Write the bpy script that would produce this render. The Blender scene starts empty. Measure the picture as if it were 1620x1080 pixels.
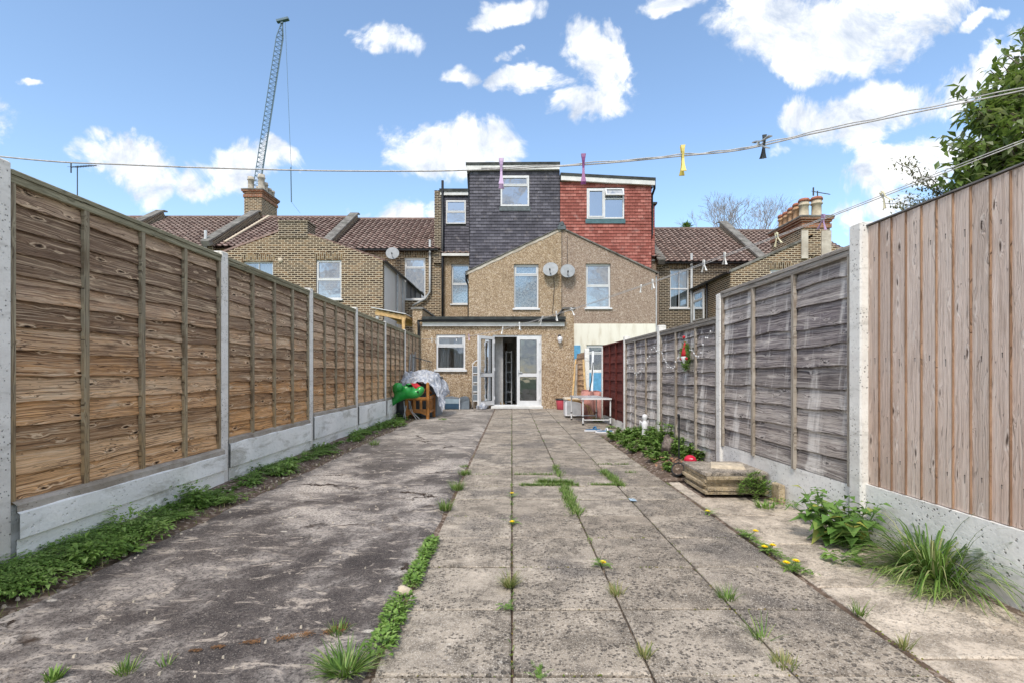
import bpy, math, random
from mathutils import Vector, Matrix, noise as mnoise
random.seed(7)
R = math.radians
SC = bpy.context.scene
COL = SC.collection

# ---------------------------------------------------------------- camera, sky, sun, exposure
cd = bpy.data.cameras.new('camera'); cam = bpy.data.objects.new('camera', cd); COL.objects.link(cam)
cam.location = (0, 0, 1.0); cam.rotation_euler = (R(90), 0, 0)
cd.sensor_width = 36; cd.lens = 36*800/1620; cd.shift_y = 50/1620; cd.clip_start = 0.05; cd.clip_end = 2000
SC.camera = cam
SC.view_settings.view_transform = 'Standard'; SC.view_settings.look = 'None'
SC.view_settings.exposure = 1.12; SC.view_settings.gamma = 1.0
SUN_EL, SUN_AZ = R(50), R(-17)     # azimuth measured from behind the camera, negative = to the left
sl = bpy.data.lights.new('sun', 'SUN'); sl.energy = 1.35; sl.angle = R(12); sl.color = (1.0, 0.93, 0.83)
sun = bpy.data.objects.new('sun', sl); COL.objects.link(sun)
sdir = Vector((math.sin(SUN_AZ)*math.cos(SUN_EL), -math.cos(SUN_AZ)*math.cos(SUN_EL), math.sin(SUN_EL)))  # towards the sun
sun.rotation_euler = sdir.to_track_quat('Z', 'Y').to_euler()

# ---------------------------------------------------------------- node helper
class NT:
    def __init__(s, tree): s.t = tree; s.n = tree.nodes; s.l = tree.links
    def new(s, typ, **kw):
        n = s.n.new(typ)
        for k, v in kw.items(): setattr(n, k, v)
        return n
    def put(s, sock, v):
        if isinstance(v, bpy.types.NodeSocket): s.l.new(v, sock)
        elif v is not None:
            if isinstance(v, (tuple, list)) and len(v) == 3 and sock.type == 'RGBA': v = (*v, 1)
            sock.default_value = v
    def m(s, op, a, b=None, c=None, clamp=False):
        n = s.new('ShaderNodeMath', operation=op, use_clamp=clamp)
        s.put(n.inputs[0], a)
        if b is not None: s.put(n.inputs[1], b)
        if c is not None: s.put(n.inputs[2], c)
        return n.outputs[0]
    def vm(s, op, a, b=None):
        n = s.new('ShaderNodeVectorMath', operation=op); s.put(n.inputs[0], a)
        if b is not None: s.put(n.inputs[1], b)
        return n.outputs['Value'] if op in ('LENGTH', 'DISTANCE', 'DOT_PRODUCT') else n.outputs[0]
    def sep(s, v):
        n = s.new('ShaderNodeSeparateXYZ'); s.put(n.inputs[0], v); return n.outputs
    def comb(s, x, y, z=0.0):
        n = s.new('ShaderNodeCombineXYZ'); s.put(n.inputs[0], x); s.put(n.inputs[1], y); s.put(n.inputs[2], z); return n.outputs[0]
    def noise(s, v, scale, detail=4, rough=.55, dist=0.0):
        n = s.new('ShaderNodeTexNoise'); s.put(n.inputs['Vector'], v); n.inputs['Scale'].default_value = scale
        n.inputs['Detail'].default_value = detail; n.inputs['Roughness'].default_value = rough; n.inputs['Distortion'].default_value = dist
        return n.outputs['Fac']
    def vor(s, v, scale, out='Distance', rnd=1.0, feature='F1'):
        n = s.new('ShaderNodeTexVoronoi', feature=feature); s.put(n.inputs['Vector'], v); n.inputs['Scale'].default_value = scale
        n.inputs['Randomness'].default_value = rnd
        return n.outputs[out]
    def mix(s, f, a, b, bt='MIX'):
        n = s.new('ShaderNodeMix', data_type='RGBA', blend_type=bt); s.put(n.inputs[0], f); s.put(n.inputs[6], a); s.put(n.inputs[7], b)
        return n.outputs[2]
    def ss(s, v, a, b, lo=0.0, hi=1.0):
        n = s.new('ShaderNodeMapRange', interpolation_type='SMOOTHSTEP'); s.put(n.inputs[0], v)
        n.inputs[1].default_value = a; n.inputs[2].default_value = b; n.inputs[3].default_value = lo; n.inputs[4].default_value = hi
        return n.outputs[0]
    def ramp(s, v, stops, interp='LINEAR'):
        n = s.new('ShaderNodeValToRGB'); s.put(n.inputs[0], v); cr = n.color_ramp; cr.interpolation = interp
        while len(cr.elements) < len(stops): cr.elements.new(1)
        for e, (p, c) in zip(cr.elements, stops): e.position = p; e.color = (*c, 1)
        return n.outputs[0]

# ---------------------------------------------------------------- world: Nishita sky + clouds placed by direction
W = bpy.data.worlds.new('World'); SC.world = W; W.use_nodes = True
w = NT(W.node_tree); w.n.clear()
sky = w.new('ShaderNodeTexSky', sky_type='NISHITA', sun_disc=False); sky.sun_elevation = SUN_EL
sky.sun_rotation = math.atan2(sdir.x, sdir.y); sky.air_density = 1.0; sky.dust_density = 1.1; sky.ozone_density = 1.6
bg1 = w.new('ShaderNodeBackground'); bg1.inputs[1].default_value = 0.122
D = w.new('ShaderNodeTexCoord').outputs['Generated']
dx, dy, dz = w.sep(D)
w.put(bg1.inputs[0], w.mix(1.0, sky.outputs[0], (1.0, 1.04, 1.03), 'MULTIPLY'))
ym = w.m('MAXIMUM', dy, 0.08)
u = w.m('DIVIDE', dx, ym); v = w.m('DIVIDE', dz, ym)
P2 = w.comb(u, v, 0.0)
warp = w.noise(P2, 3.2, 5, .6); warp2 = w.noise(w.vm('ADD', P2, (5.2, 3.1, 2.0)), 3.2, 5, .6)
uu = w.m('ADD', u, w.m('MULTIPLY', w.m('SUBTRACT', warp, .5), .30)); vv = w.m('ADD', v, w.m('MULTIPLY', w.m('SUBTRACT', warp2, .5), .22))
CL = [(722,222,120,42,3,1),(930,88,55,72,15,1),(835,128,62,22,0,.8),(905,155,38,30,20,.8),(1345,35,190,75,10,1.1),(1270,105,60,50,-20,.9),(1375,190,125,52,12,1),
 (1520,140,110,36,22,1),(1450,275,150,42,14,1),(1570,245,90,42,20,1),(615,55,46,34,-8,.75),(785,12,70,28,0,.9),(200,262,80,48,-18,.95),(170,215,34,24,0,.7),
 (372,285,78,42,10,1),(425,270,40,34,0,.8),(645,330,62,26,0,.9),(738,118,46,20,-20,.65),(1385,345,95,24,5,.8),(55,130,30,10,0,.6),(1065,8,70,20,0,.75),
 (230,300,60,26,0,.75),(1550,40,60,14,20,.6),(560,325,26,10,0,.5),(1700,120,180,80,10,1),(-160,200,170,60,0,1),(1900,300,200,80,0,1),(1235,245,32,12,0,.5),(805,95,30,14,0,.55),(-250,-150,300,90,0,1),(900,-350,380,110,5,1),(1700,-200,220,120,5,1)]
fld = None
for (cx, cy, rx, ry, tilt, st) in CL:
    a = w.m('SUBTRACT', uu, (cx-810)/800); b = w.m('SUBTRACT', vv, (590-cy)/800)
    ct, sn = math.cos(R(tilt)), math.sin(R(tilt))
    p = w.m('MULTIPLY', w.m('ADD', w.m('MULTIPLY', a, ct), w.m('MULTIPLY', b, sn)), 800/rx)
    q = w.m('MULTIPLY', w.m('SUBTRACT', w.m('MULTIPLY', b, ct), w.m('MULTIPLY', a, sn)), 800/ry)
    e = w.m('SUBTRACT', st, w.m('ADD', w.m('MULTIPLY', p, p), w.m('MULTIPLY', q, q)))
    e = w.m('MAXIMUM', e, -1.5)
    fld = e if fld is None else w.m('MAXIMUM', fld, e)
nz = w.noise(P2, 6.5, 12, .66, .5)
front = w.m('ADD', w.m('MULTIPLY', w.m('ADD', fld, .22), .75), w.m('MULTIPLY', w.m('SUBTRACT', nz, .5), 3.6))
cf = w.m('POWER', w.ss(front, -.04, .66), 1.1)
back = w.noise(w.vm('MULTIPLY', D, (1, 1, 1.8)), 4.2, 9, .62, .3)
cb = w.ss(back, .43, .54)  # unseen cloud cover outside the frame, thickened for neutral fill light
isf = w.m('MULTIPLY', w.m('MULTIPLY', w.ss(dy, .08, .16), w.ss(v, 1.15, .85)), w.ss(w.m('ABSOLUTE', u), 1.6, 1.15))
cm = w.m('ADD', w.m('MULTIPLY', cf, isf), w.m('MULTIPLY', cb, w.m('SUBTRACT', 1.0, isf)))
cm = w.m('MULTIPLY', cm, w.ss(dz, -.02, .03))
shade = w.noise(w.vm('ADD', P2, (0, .03, 7)), 8, 9, .66, .4)
cc = w.ramp(shade, [(.34, (.46, .53, .65)), (.46, (.70, .74, .80)), (.56, (.92, .93, .94))])
bg2 = w.new('ShaderNodeBackground'); w.put(bg2.inputs[0], cc); bg2.inputs[1].default_value = .62
ms = w.new('ShaderNodeMixShader'); w.put(ms.inputs[0], cm); w.l.new(bg1.outputs[0], ms.inputs[1]); w.l.new(bg2.outputs[0], ms.inputs[2])
wo = w.new('ShaderNodeOutputWorld'); w.l.new(ms.outputs[0], wo.inputs[0])

# ---------------------------------------------------------------- materials
MATS = {}
def mat(name, fn):
    m_ = bpy.data.materials.new(name); m_.use_nodes = True; n = NT(m_.node_tree); n.n.clear()
    bs = n.new('ShaderNodeBsdfPrincipled'); bs.inputs['Roughness'].default_value = .8
    bs.inputs['Specular IOR Level'].default_value = .3
    out = n.new('ShaderNodeOutputMaterial'); n.l.new(bs.outputs[0], out.inputs[0])
    n.bs = bs; n.out = out
    def col(c): n.put(bs.inputs['Base Color'], c)
    def bump(h, strength=.5, dist=.01):
        b = n.new('ShaderNodeBump'); b.inputs['Strength'].default_value = strength; b.inputs['Distance'].default_value = dist
        n.put(b.inputs['Height'], h); n.l.new(b.outputs[0], bs.inputs['Normal'])
    n.col = col; n.bump = bump
    n.obj = n.new('ShaderNodeTexCoord').outputs['Object']
    n.rand = n.new('ShaderNodeObjectInfo').outputs['Random']
    at = n.new('ShaderNodeAttribute', attribute_name='rnd'); n.rnd = at.outputs['Fac']
    fn(n); MATS[name] = m_; return m_

def plain(name, c, rough=.5, metal=0.0, var=.12, scale=8, spec=.4):
    def f(n):
        z = n.noise(n.obj, scale, 4, .6)
        n.col(n.mix(n.ss(z, .3, .7), tuple(x*(1-var) for x in c), tuple(min(1, x*(1+var)) for x in c)))
        n.bs.inputs['Roughness'].default_value = rough; n.bs.inputs['Metallic'].default_value = metal
        n.bs.inputs['Specular IOR Level'].default_value = spec
    return mat(name, f)

plain('upvc', (.66, .67, .68), .35, var=.05, spec=.5)
plain('fascia_white', (.68, .68, .66), .5, var=.12, scale=3)
plain('black_plastic', (.018, .02, .024), .4, var=.3)
plain('cap_grey', (.16, .15, .15), .8, var=.3)
plain('nail', (.03, .025, .02), .6)
plain('lead', (.10, .12, .13), .6, var=.25, scale=10)
plain('blue_lead', (.07, .15, .17), .5, var=.2)
plain('felt', (.045, .05, .048), .85, var=.4, scale=5)
plain('grey_pipe', (.42, .44, .45), .45, var=.15)
plain('white_metal', (.72, .73, .74), .35, var=.08)
plain('alu', (.55, .57, .6), .3, metal=.6, var=.1)
plain('dish', (.25, .27, .29), .5, var=.12)
plain('dark_metal', (.05, .055, .06), .5, var=.2)
plain('crane_steel', (.10, .17, .22), .6, var=.1)
plain('rubber', (.02, .02, .02), .7)
plain('teak', (.36, .15, .035), .5, var=.25, scale=14)
plain('green_vinyl', (.02, .30, .05), .3, var=.12, spec=.6)
plain('red_cloth', (.50, .02, .03), .7)
plain('pink_plastic', (.62, .10, .14), .4, var=.12)
plain('pink_foam', (.42, .20, .17), .9, var=.25, scale=9)
plain('blue_paint', (.12, .36, .60), .7, var=.15)
plain('pale_blue', (.42, .60, .68), .6, var=.08)
plain('carrier_grey', (.17, .20, .23), .5, var=.15)
plain('carrier_blue', (.03, .07, .12), .5)
plain('carrier_pane', (.28, .36, .42), .5)
plain('white_plastic', (.72, .72, .74), .4, var=.06)
plain('peg_lilac', (.40, .28, .45), .4); plain('peg_yellow', (.62, .50, .12), .4); plain('peg_white', (.62, .62, .60), .4); plain('peg_cream', (.60, .56, .38), .4)
plain('peg_plum', (.22, .06, .20), .4)
plain('cord', (.45, .44, .43), .6, var=.2, scale=60)
plain('tile_crest', (.36, .28, .24), .9, var=.45, scale=14)  # paler roll tops: highlight painted into the colour, plus lichen and wear
plain('tile_lip', (.05, .028, .024), .9)  # dark course fronts: row shading put into the tile colour
plain('room_wall', (.55, .54, .52), .9); plain('room_dark', (.06, .055, .05), .9)
plain('timber', (.55, .36, .16), .7, var=.25, scale=12)
plain('grey_timber', (.28, .25, .22), .9, var=.35, scale=12)
plain('soffit', (.35, .37, .38), .6)
plain('sandal_blue', (.02, .14, .30), .6); plain('mushroom_red', (.65, .02, .06), .3)
plain('yellow_petal', (.95, .70, .01), .6, var=.1, scale=40)
plain('bark', (.13, .10, .08), .9, var=.35, scale=20)
plain('bark_grey', (.30, .27, .26), .9, var=.3, scale=5)
plain('black_pot', (.015, .016, .018), .5)
plain('clay_cap', (.34, .13, .08), .8, var=.25, scale=10)
plain('clay_pot', (.46, .28, .16), .85, var=.2, scale=6)
plain('pot_cream', (.50, .43, .32), .85, var=.2, scale=6)
plain('pot_grey', (.42, .38, .32), .9, var=.3, scale=6)
plain('dry_leaf', (.30, .16, .09), .8, var=.5, scale=60)
plain('debris_brown', (.17, .085, .035), .9, var=.6, scale=70)
plain('litter_blue', (.36, .48, .58), .4, var=.5, scale=60)
plain('stone', (.42, .37, .30), .9, var=.3, scale=25)
plain('pale_stone', (.55, .47, .36), .9, var=.2, scale=25)

def glassf(fac, tint, gc=(.75, .82, .9)):
    def f(n):
        n.n.remove(n.bs)
        tr = n.new('ShaderNodeBsdfTransparent'); tr.inputs[0].default_value = (*tint, 1)
        gl = n.new('ShaderNodeBsdfGlossy'); gl.inputs['Roughness'].default_value = .02; gl.inputs[0].default_value = (*gc, 1)
        fr = n.new('ShaderNodeLayerWeight'); fr.inputs[0].default_value = .4
        k = n.m('ADD', n.m('MULTIPLY', fr.outputs['Fresnel'], .6), fac, clamp=True)
        bp = n.new('ShaderNodeBump'); bp.inputs['Strength'].default_value = .25; bp.inputs['Distance'].default_value = .01
        n.put(bp.inputs['Height'], n.noise(n.obj, 2.3, 2)); n.l.new(bp.outputs[0], gl.inputs['Normal'])
        mx = n.new('ShaderNodeMixShader'); n.put(mx.inputs[0], k); n.l.new(tr.outputs[0], mx.inputs[1]); n.l.new(gl.outputs[0], mx.inputs[2])
        n.l.new(mx.outputs[0], n.out.inputs[0])
    return f
mat('glass', glassf(.22, (.75, .8, .8))); mat('glass_mirror', glassf(.5, (.4, .45, .5), (.60, .62, .65)))
def f(n):
    n.n.remove(n.bs)
    a = n.new('ShaderNodeBsdfDiffuse'); a.inputs[0].default_value = (.75, .76, .8, 1); b = n.new('ShaderNodeBsdfTranslucent'); b.inputs[0].default_value = (.6, .6, .65, 1)
    mx = n.new('ShaderNodeMixShader'); mx.inputs[0].default_value = .35; n.l.new(a.outputs[0], mx.inputs[1]); n.l.new(b.outputs[0], mx.inputs[2]); n.l.new(mx.outputs[0], n.out.inputs[0])
mat('curtain', f)
def f(n):
    z = n.vor(n.obj, 34, 'Color'); x, y_, zz = n.sep(z)
    n.col(n.ramp(x, [(0, (.14, .17, .2)), (.35, (.34, .38, .42)), (.6, (.6, .6, .6)), (1, (.72, .72, .70))]))
mat('patterned_curtain', f)

def uvwall(n):
    g = n.new('ShaderNodeNewGeometry').outputs['True Normal']
    nx, ny, nz_ = n.sep(g); k = n.m('GREATER_THAN', n.m('ABSOLUTE', nx), .6)
    x, y_, z = n.sep(n.obj)
    return n.comb(n.m('ADD', n.m('MULTIPLY', x, n.m('SUBTRACT', 1.0, k)), n.m('MULTIPLY', y_, k)), z, 0.0), z

def pebble(cols, dark, blot):
    def f(n):
        p, z = uvwall(n)
        v1 = n.sep(n.vor(p, 46, 'Color'))[0]; v2 = n.sep(n.vor(n.vm('ADD', p, (3.3, 1.7, 0)), 92, 'Color'))[1]
        c = n.ramp(n.m('ADD', n.m('MULTIPLY', v1, .62), n.m('MULTIPLY', v2, .38)), cols)
        st = n.ss(n.noise(p, 1.3, 6, .65), .45, .72)
        c = n.mix(n.m('MULTIPLY', st, blot), c, dark, 'MIX')
        lo = n.ss(n.noise(n.vm('MULTIPLY', p, (2.2, .35, 1)), 2.0, 4, .6), .52, .75)
        c = n.mix(n.m('MULTIPLY', lo, .42), c, dark)
        n.col(c); n.bs.inputs['Roughness'].default_value = .95
        n.bump(n.m('ADD', v1, v2), .7, .012)
    return f
PB = [(.12, (.17, .105, .065)), (.28, (.31, .215, .135)), (.48, (.45, .33, .21)), (.66, (.55, .42, .28)), (.82, (.68, .575, .45)), (.92, (.75, .67, .57))]
PG = [(.12, (.17, .12, .09)), (.3, (.29, .21, .155)), (.5, (.40, .30, .23)), (.66, (.47, .37, .29)), (.82, (.58, .48, .40)), (.92, (.62, .56, .50))]
mat('pebbledash', pebble(PB, (.20, .13, .07), .35)); mat('pebbledash_pink', pebble(PG, (.26, .18, .14), .35))
def f(n):
    p, z = uvwall(n)
    s_ = n.ss(n.noise(n.vm('MULTIPLY', p, (3, .6, 1)), 1.5, 5, .6), .45, .7)
    n.col(n.mix(s_, (.80, .77, .67), (.64, .59, .48)))
mat('cream_render', f)
def f(n):
    p, z = uvwall(n); n.col(n.mix(n.noise(p, 3, 5, .6), (.74, .75, .77), (.88, .89, .9)))
mat('white_brick', f)

def brickm(c1, c2, c3, mortar, wdt=.225, hgt=.075, msz=.011, rot=False, bumpd=.01):
    def f(n):
        p, z = uvwall(n)
        if rot: x, y_, _ = n.sep(p); p = n.comb(y_, x, 0)
        wob = n.noise(p, 9, 3); p2 = n.vm('ADD', p, n.comb(n.m('MULTIPLY', n.m('SUBTRACT', wob, .5), .012), n.m('MULTIPLY', n.m('SUBTRACT', n.noise(n.vm('ADD', p, (9, 2, 0)), 9, 3), .5), .010)))
        b = n.new('ShaderNodeTexBrick'); n.put(b.inputs['Vector'], p2); b.inputs['Scale'].default_value = 1
        b.inputs['Brick Width'].default_value = wdt; b.inputs['Row Height'].default_value = hgt; b.inputs['Mortar Size'].default_value = msz
        b.inputs['Mortar Smooth'].default_value = .2; b.inputs['Bias'].default_value = 0.0
        n.put(b.inputs['Color1'], (0, 0, 0)); n.put(b.inputs['Color2'], (1, 1, 1)); n.put(b.inputs['Mortar'], (.5, .5, .5))
        cid = n.sep(b.outputs['Color'])[0]
        base = n.ramp(cid, [(0, c1), (.5, c2), (1, c3)])
        base = n.mix(n.m('MULTIPLY', n.ss(n.noise(p, 22, 4, .7), .4, .7), .55), base, tuple(x*.3 for x in c1))
        st = n.ss(n.noise(p, .9, 4, .6), .42, .7)
        base = n.mix(n.m('MULTIPLY', st, .5), base, tuple(x*.6 for x in c1))
        mo = n.mix(n.noise(p, 5, 4, .6), tuple(x*.6 for x in mortar), mortar)
        n.col(n.mix(b.outputs['Fac'], base, mo)); n.bs.inputs['Roughness'].default_value = .92
        n.bump(n.m('ADD', n.m('MULTIPLY', b.outputs['Fac'], -1.0), n.m('MULTIPLY', n.noise(p, 60, 3), .4)), .8, bumpd)
    return f
mat('brick', brickm((.04, .024, .016), (.12, .072, .038), (.27, .165, .085), (.62, .52, .38), msz=.015))
mat('brick_dark', brickm((.032, .025, .02), (.08, .055, .035), (.17, .12, .07), (.50, .43, .33), msz=.014))
mat('brick_soldier', brickm((.06, .04, .025), (.20, .12, .06), (.34, .24, .13), (.50, .44, .33), rot=True))
mat('brick_red', brickm((.20, .07, .035), (.40, .15, .075), (.46, .22, .12), (.42, .34, .26)))
mat('brick_wall', brickm((.20, .08, .05), (.28, .14, .09), (.34, .2, .14), (.4, .36, .3)))
def hung(c1, c2, c3, ms):
    def f(n):
        p, z = uvwall(n)
        b = n.new('ShaderNodeTexBrick'); n.put(b.inputs['Vector'], p); b.inputs['Scale'].default_value = 1
        b.inputs['Brick Width'].default_value = .20; b.inputs['Row Height'].default_value = .115; b.inputs['Mortar Size'].default_value = .006
        n.put(b.inputs['Color1'], (0, 0, 0)); n.put(b.inputs['Color2'], (1, 1, 1)); n.put(b.inputs['Mortar'], (.5, .5, .5))
        cid = n.sep(b.outputs['Color'])[0]
        base = n.mix(n.m('MULTIPLY', n.ss(n.noise(p, 14, 4, .7), .45, .7), .35), n.ramp(cid, [(0, c1), (.55, c2), (1, c3)]), c1)
        base = n.mix(n.m('MULTIPLY', n.ss(n.noise(n.vm('MULTIPLY', p, (1.6, .5, 1)), 1.4, 6, .65), .42, .68), .5), base, tuple(k*.55 for k in c1))
        base = n.mix(n.m('MULTIPLY', n.ss(n.noise(n.vm('ADD', p, (7, 3, 0)), 2.6, 6, .7), .56, .7), .28), base, (.45, .40, .38))
        n.col(n.mix(n.m('MULTIPLY', b.outputs['Fac'], .75), base, ms)); n.bs.inputs['Roughness'].default_value = .75
        n.bump(n.m('MULTIPLY', b.outputs['Fac'], -1.0), .6, .01)
    return f
mat('hung_grey', hung((.075, .073, .092), (.115, .112, .138), (.17, .165, .195), (.028, .028, .036)))
mat('hung_red', hung((.27, .080, .062), (.38, .125, .10), (.48, .20, .165), (.09, .02, .015)))
def rtile(c1, c2, c3):
    def f(n):
        b = n.rnd; z = n.noise(n.obj, 9, 5, .7)
        c = n.ramp(b, [(0, c1), (.6, c2), (1, c3)])
        c = n.mix(n.m('MULTIPLY', n.ss(z, .45, .65), .45), c, (.42, .36, .32))
        c = n.mix(n.m('MULTIPLY', n.ss(n.noise(n.obj, 1.0, 4), .5, .7), .35), c, (.07, .045, .035))
        n.col(c); n.bs.inputs['Roughness'].default_value = .85
    return f
mat('roof_tile', rtile((.14, .088, .075), (.22, .14, .12), (.31, .21, .18)))
mat('roof_tile_brown', rtile((.12, .08, .068), (.19, .125, .105), (.27, .185, .155)))

def wood(top, bot, z0, z1, dark, pale, vert=False, knotd=1.0, streaks=0.0, con=1.0, kth=.45):
    """weathered softwood; boards run along local x (or z when vert)"""
    def f(n):
        x, y_, z = n.sep(n.obj)
        if vert: lx, lz = z, x
        else: lx, lz = x, z
        off = n.m('ADD', n.m('MULTIPLY', n.rnd, 61.0), n.m('MULTIPLY', n.rand, 173.0))
        sx = n.m('ADD', lx, off)
        wv = n.noise(n.comb(n.m('MULTIPLY', sx, 9.0), n.m('MULTIPLY', lz, 30), off), 1.0, 3, .6)
        kp = n.comb(n.m('ADD', n.m('MULTIPLY', sx, 5.0), n.m('MULTIPLY', wv, .35)), n.m('ADD', n.m('MULTIPLY', lz, 19.0), n.m('ADD', off, n.m('MULTIPLY', wv, .5))), off)
        kd = n.vor(kp, 1.0); kon = n.m('GREATER_THAN', n.sep(n.vor(kp, 1.0, 'Color'))[0], kth)
        kw = n.m('MULTIPLY', n.ss(kd, .50, .0), kon); kc = n.m('MULTIPLY', n.ss(kd, .15, .06), kon)
        low = n.noise(n.comb(n.m('MULTIPLY', sx, 1.9), n.m('MULTIPLY', lz, 7), off), 1.0, 3)
        q = n.m('ADD', n.m('ADD', lz, n.m('MULTIPLY', kw, .022)), n.m('MULTIPLY', low, .05))
        g1 = n.noise(n.comb(n.m('MULTIPLY', sx, 1.3), n.m('MULTIPLY', q, 150), off), 1.0, 4, .65)
        g2 = n.noise(n.comb(n.m('MULTIPLY', sx, 6.0), n.m('MULTIPLY', q, 380), off), 1.0, 3, .7)
        big = n.noise(n.comb(n.m('MULTIPLY', sx, 2.6), n.m('MULTIPLY', lz, 14), off), 1.0, 5, .65)
        hz = n.ss(n.m('ADD', z, n.m('MULTIPLY', n.m('SUBTRACT', n.noise(n.comb(n.m('MULTIPLY', x, 2.2), n.m('MULTIPLY', z, 5), off), 2.2, 5, .6), .5), 1.5)), z0, z1)
        c = n.mix(hz, bot, top)
        c = n.mix(n.m('MULTIPLY', n.rnd, .42), c, pale)
        c = n.mix(n.m('MULTIPLY', n.ss(n.m('FRACT', n.m('MULTIPLY', n.rnd, 7.3)), .45, 1.0), .60*con), c, dark)
        c = n.mix(n.m('MULTIPLY', n.ss(big, .54, .72), .70*con), c, pale)
        c = n.mix(n.m('MULTIPLY', n.ss(big, .47, .30), .70*con), c, dark)
        c = n.mix(n.m('MULTIPLY', n.ss(g1, .52, .62), .70*con), c, dark)
        c = n.mix(n.m('MULTIPLY', n.ss(g2, .50, .64), .55*con), c, dark)
        c = n.mix(n.m('MULTIPLY', n.ss(g1, .47, .36), .55*con), c, pale)
        ring = n.m('MULTIPLY', n.m('MULTIPLY', n.ss(n.m('ABSOLUTE', n.m('SUBTRACT', kd, .20)), .06, .0), kon), .45*knotd)
        c = n.mix(ring, c, pale)
        c = n.mix(n.m('MULTIPLY', kc, min(1, .8*knotd)), c, tuple(k*.35 for k in dark))
        chk = n.m('MULTIPLY', n.ss(n.m('ABSOLUTE', n.m('SUBTRACT', n.noise(n.comb(n.m('MULTIPLY', sx, 2.0), n.m('MULTIPLY', q, 34), off), 1.0, 2), .5)), .008, .0), n.ss(big, .42, .52))
        c = n.mix(n.m('MULTIPLY', chk, .8*con), c, tuple(k*.4 for k in dark))
        if streaks:
            s_ = n.ss(n.noise(n.comb(n.m('MULTIPLY', x, 6.0), n.m('MULTIPLY', z, .6), n.rand), 1.0, 5, .65), .50, .62)
            c = n.mix(n.m('MULTIPLY', n.m('MULTIPLY', s_, n.ss(g2, .25, .6)), streaks), c, (.80, .76, .72))
        n.col(c); n.bs.inputs['Roughness'].default_value = .88
        n.bump(n.m('ADD', n.m('ADD', n.m('MULTIPLY', g1, .8), n.m('MULTIPLY', g2, .5)), n.m('ADD', n.m('MULTIPLY', kc, -.6), n.m('MULTIPLY', chk, -.8))), .9, .007)
    return f
mat('larch_panel', wood((.40, .275, .20), (.76, .39, .145), .30, 1.9, (.075, .038, .02), (.88, .68, .47), con=1.0, knotd=1.25, kth=.22))
mat('larch_batten', wood((.30, .26, .19), (.42, .29, .15), .2, 1.6, (.13, .09, .055), (.50, .44, .31), vert=True, knotd=.4))
mat('larch_rail', wood((.30, .28, .19), (.30, .28, .19), .2, 1.6, (.11, .10, .06), (.46, .42, .30), knotd=.3))
mat('grey_panel', wood((.22, .19, .20), (.50, .43, .385), .1, 1.5, (.05, .04, .045), (.72, .66, .61), streaks=.8))
mat('grey_batten', wood((.36, .31, .26), (.36, .31, .25), .2, 1.6, (.17, .13, .10), (.52, .48, .42), vert=True, knotd=.3))
mat('grey_rail', wood((.33, .30, .27), (.33, .30, .27), .2, 1.6, (.15, .13, .11), (.5, .46, .42), knotd=.3))
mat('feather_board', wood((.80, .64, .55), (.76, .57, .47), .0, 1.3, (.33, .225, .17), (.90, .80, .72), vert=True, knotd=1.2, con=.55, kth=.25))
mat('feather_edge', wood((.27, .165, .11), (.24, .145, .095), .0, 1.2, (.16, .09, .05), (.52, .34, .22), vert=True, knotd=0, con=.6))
mat('red_stain', wood((.12, .022, .016), (.10, .018, .014), .0, 1.2, (.05, .01, .008), (.20, .05, .04), knotd=.2))

def conc(base, light, pitd, sc=1.0, stain=(.2, .19, .17), st=.4):
    def f(n):
        a = n.noise(n.obj, 3*sc, 6, .65); b = n.noise(n.obj, 45*sc, 4, .7)
        c = n.mix(n.ss(a, .35, .65), base, light)
        c = n.mix(n.m('MULTIPLY', n.ss(b, .5, .7), .2), c, tuple(k*.45 for k in base))
        pit = n.m('MULTIPLY', n.ss(n.vor(n.obj, 55*sc), .30, .12), n.ss(n.noise(n.obj, 9*sc, 4), .42, .56))
        c = n.mix(n.m('MULTIPLY', pit, pitd), c, tuple(k*.22 for k in base))
        s_ = n.ss(n.noise(n.vm('MULTIPLY', n.obj, (1.4, 1.4, 5)), 1.3, 6, .65, .4), .50, .66)
        c = n.mix(n.m('MULTIPLY', s_, st), c, stain)
        n.col(c); n.bs.inputs['Roughness'].default_value = .93
        n.bump(n.m('SUBTRACT', n.m('ADD', a, n.m('MULTIPLY', b, .5)), n.m('MULTIPLY', pit, .8)), .7, .008)
    return f
mat('post_concrete', conc((.68, .655, .62), (.85, .83, .79), .9, stain=(.34, .32, .28), st=.45))
mat('gravel_board', conc((.72, .70, .67), (.86, .84, .81), .9, sc=.8, stain=(.42, .40, .36), st=.40))
mat('painted_plinth', conc((.80, .81, .80), (.92, .92, .90), .12, sc=.7, stain=(.36, .35, .30), st=.65))
mat('plinth_ledge', conc((.30, .26, .21), (.46, .42, .37), .2, stain=(.16, .12, .09), st=.6))
mat('coping', conc((.13, .12, .11), (.25, .24, .22), .3, stain=(.06, .07, .05), st=.5))
mat('mortar_fillet', conc((.45, .40, .33), (.6, .55, .47), .2, stain=(.3, .25, .2), st=.4))

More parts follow.
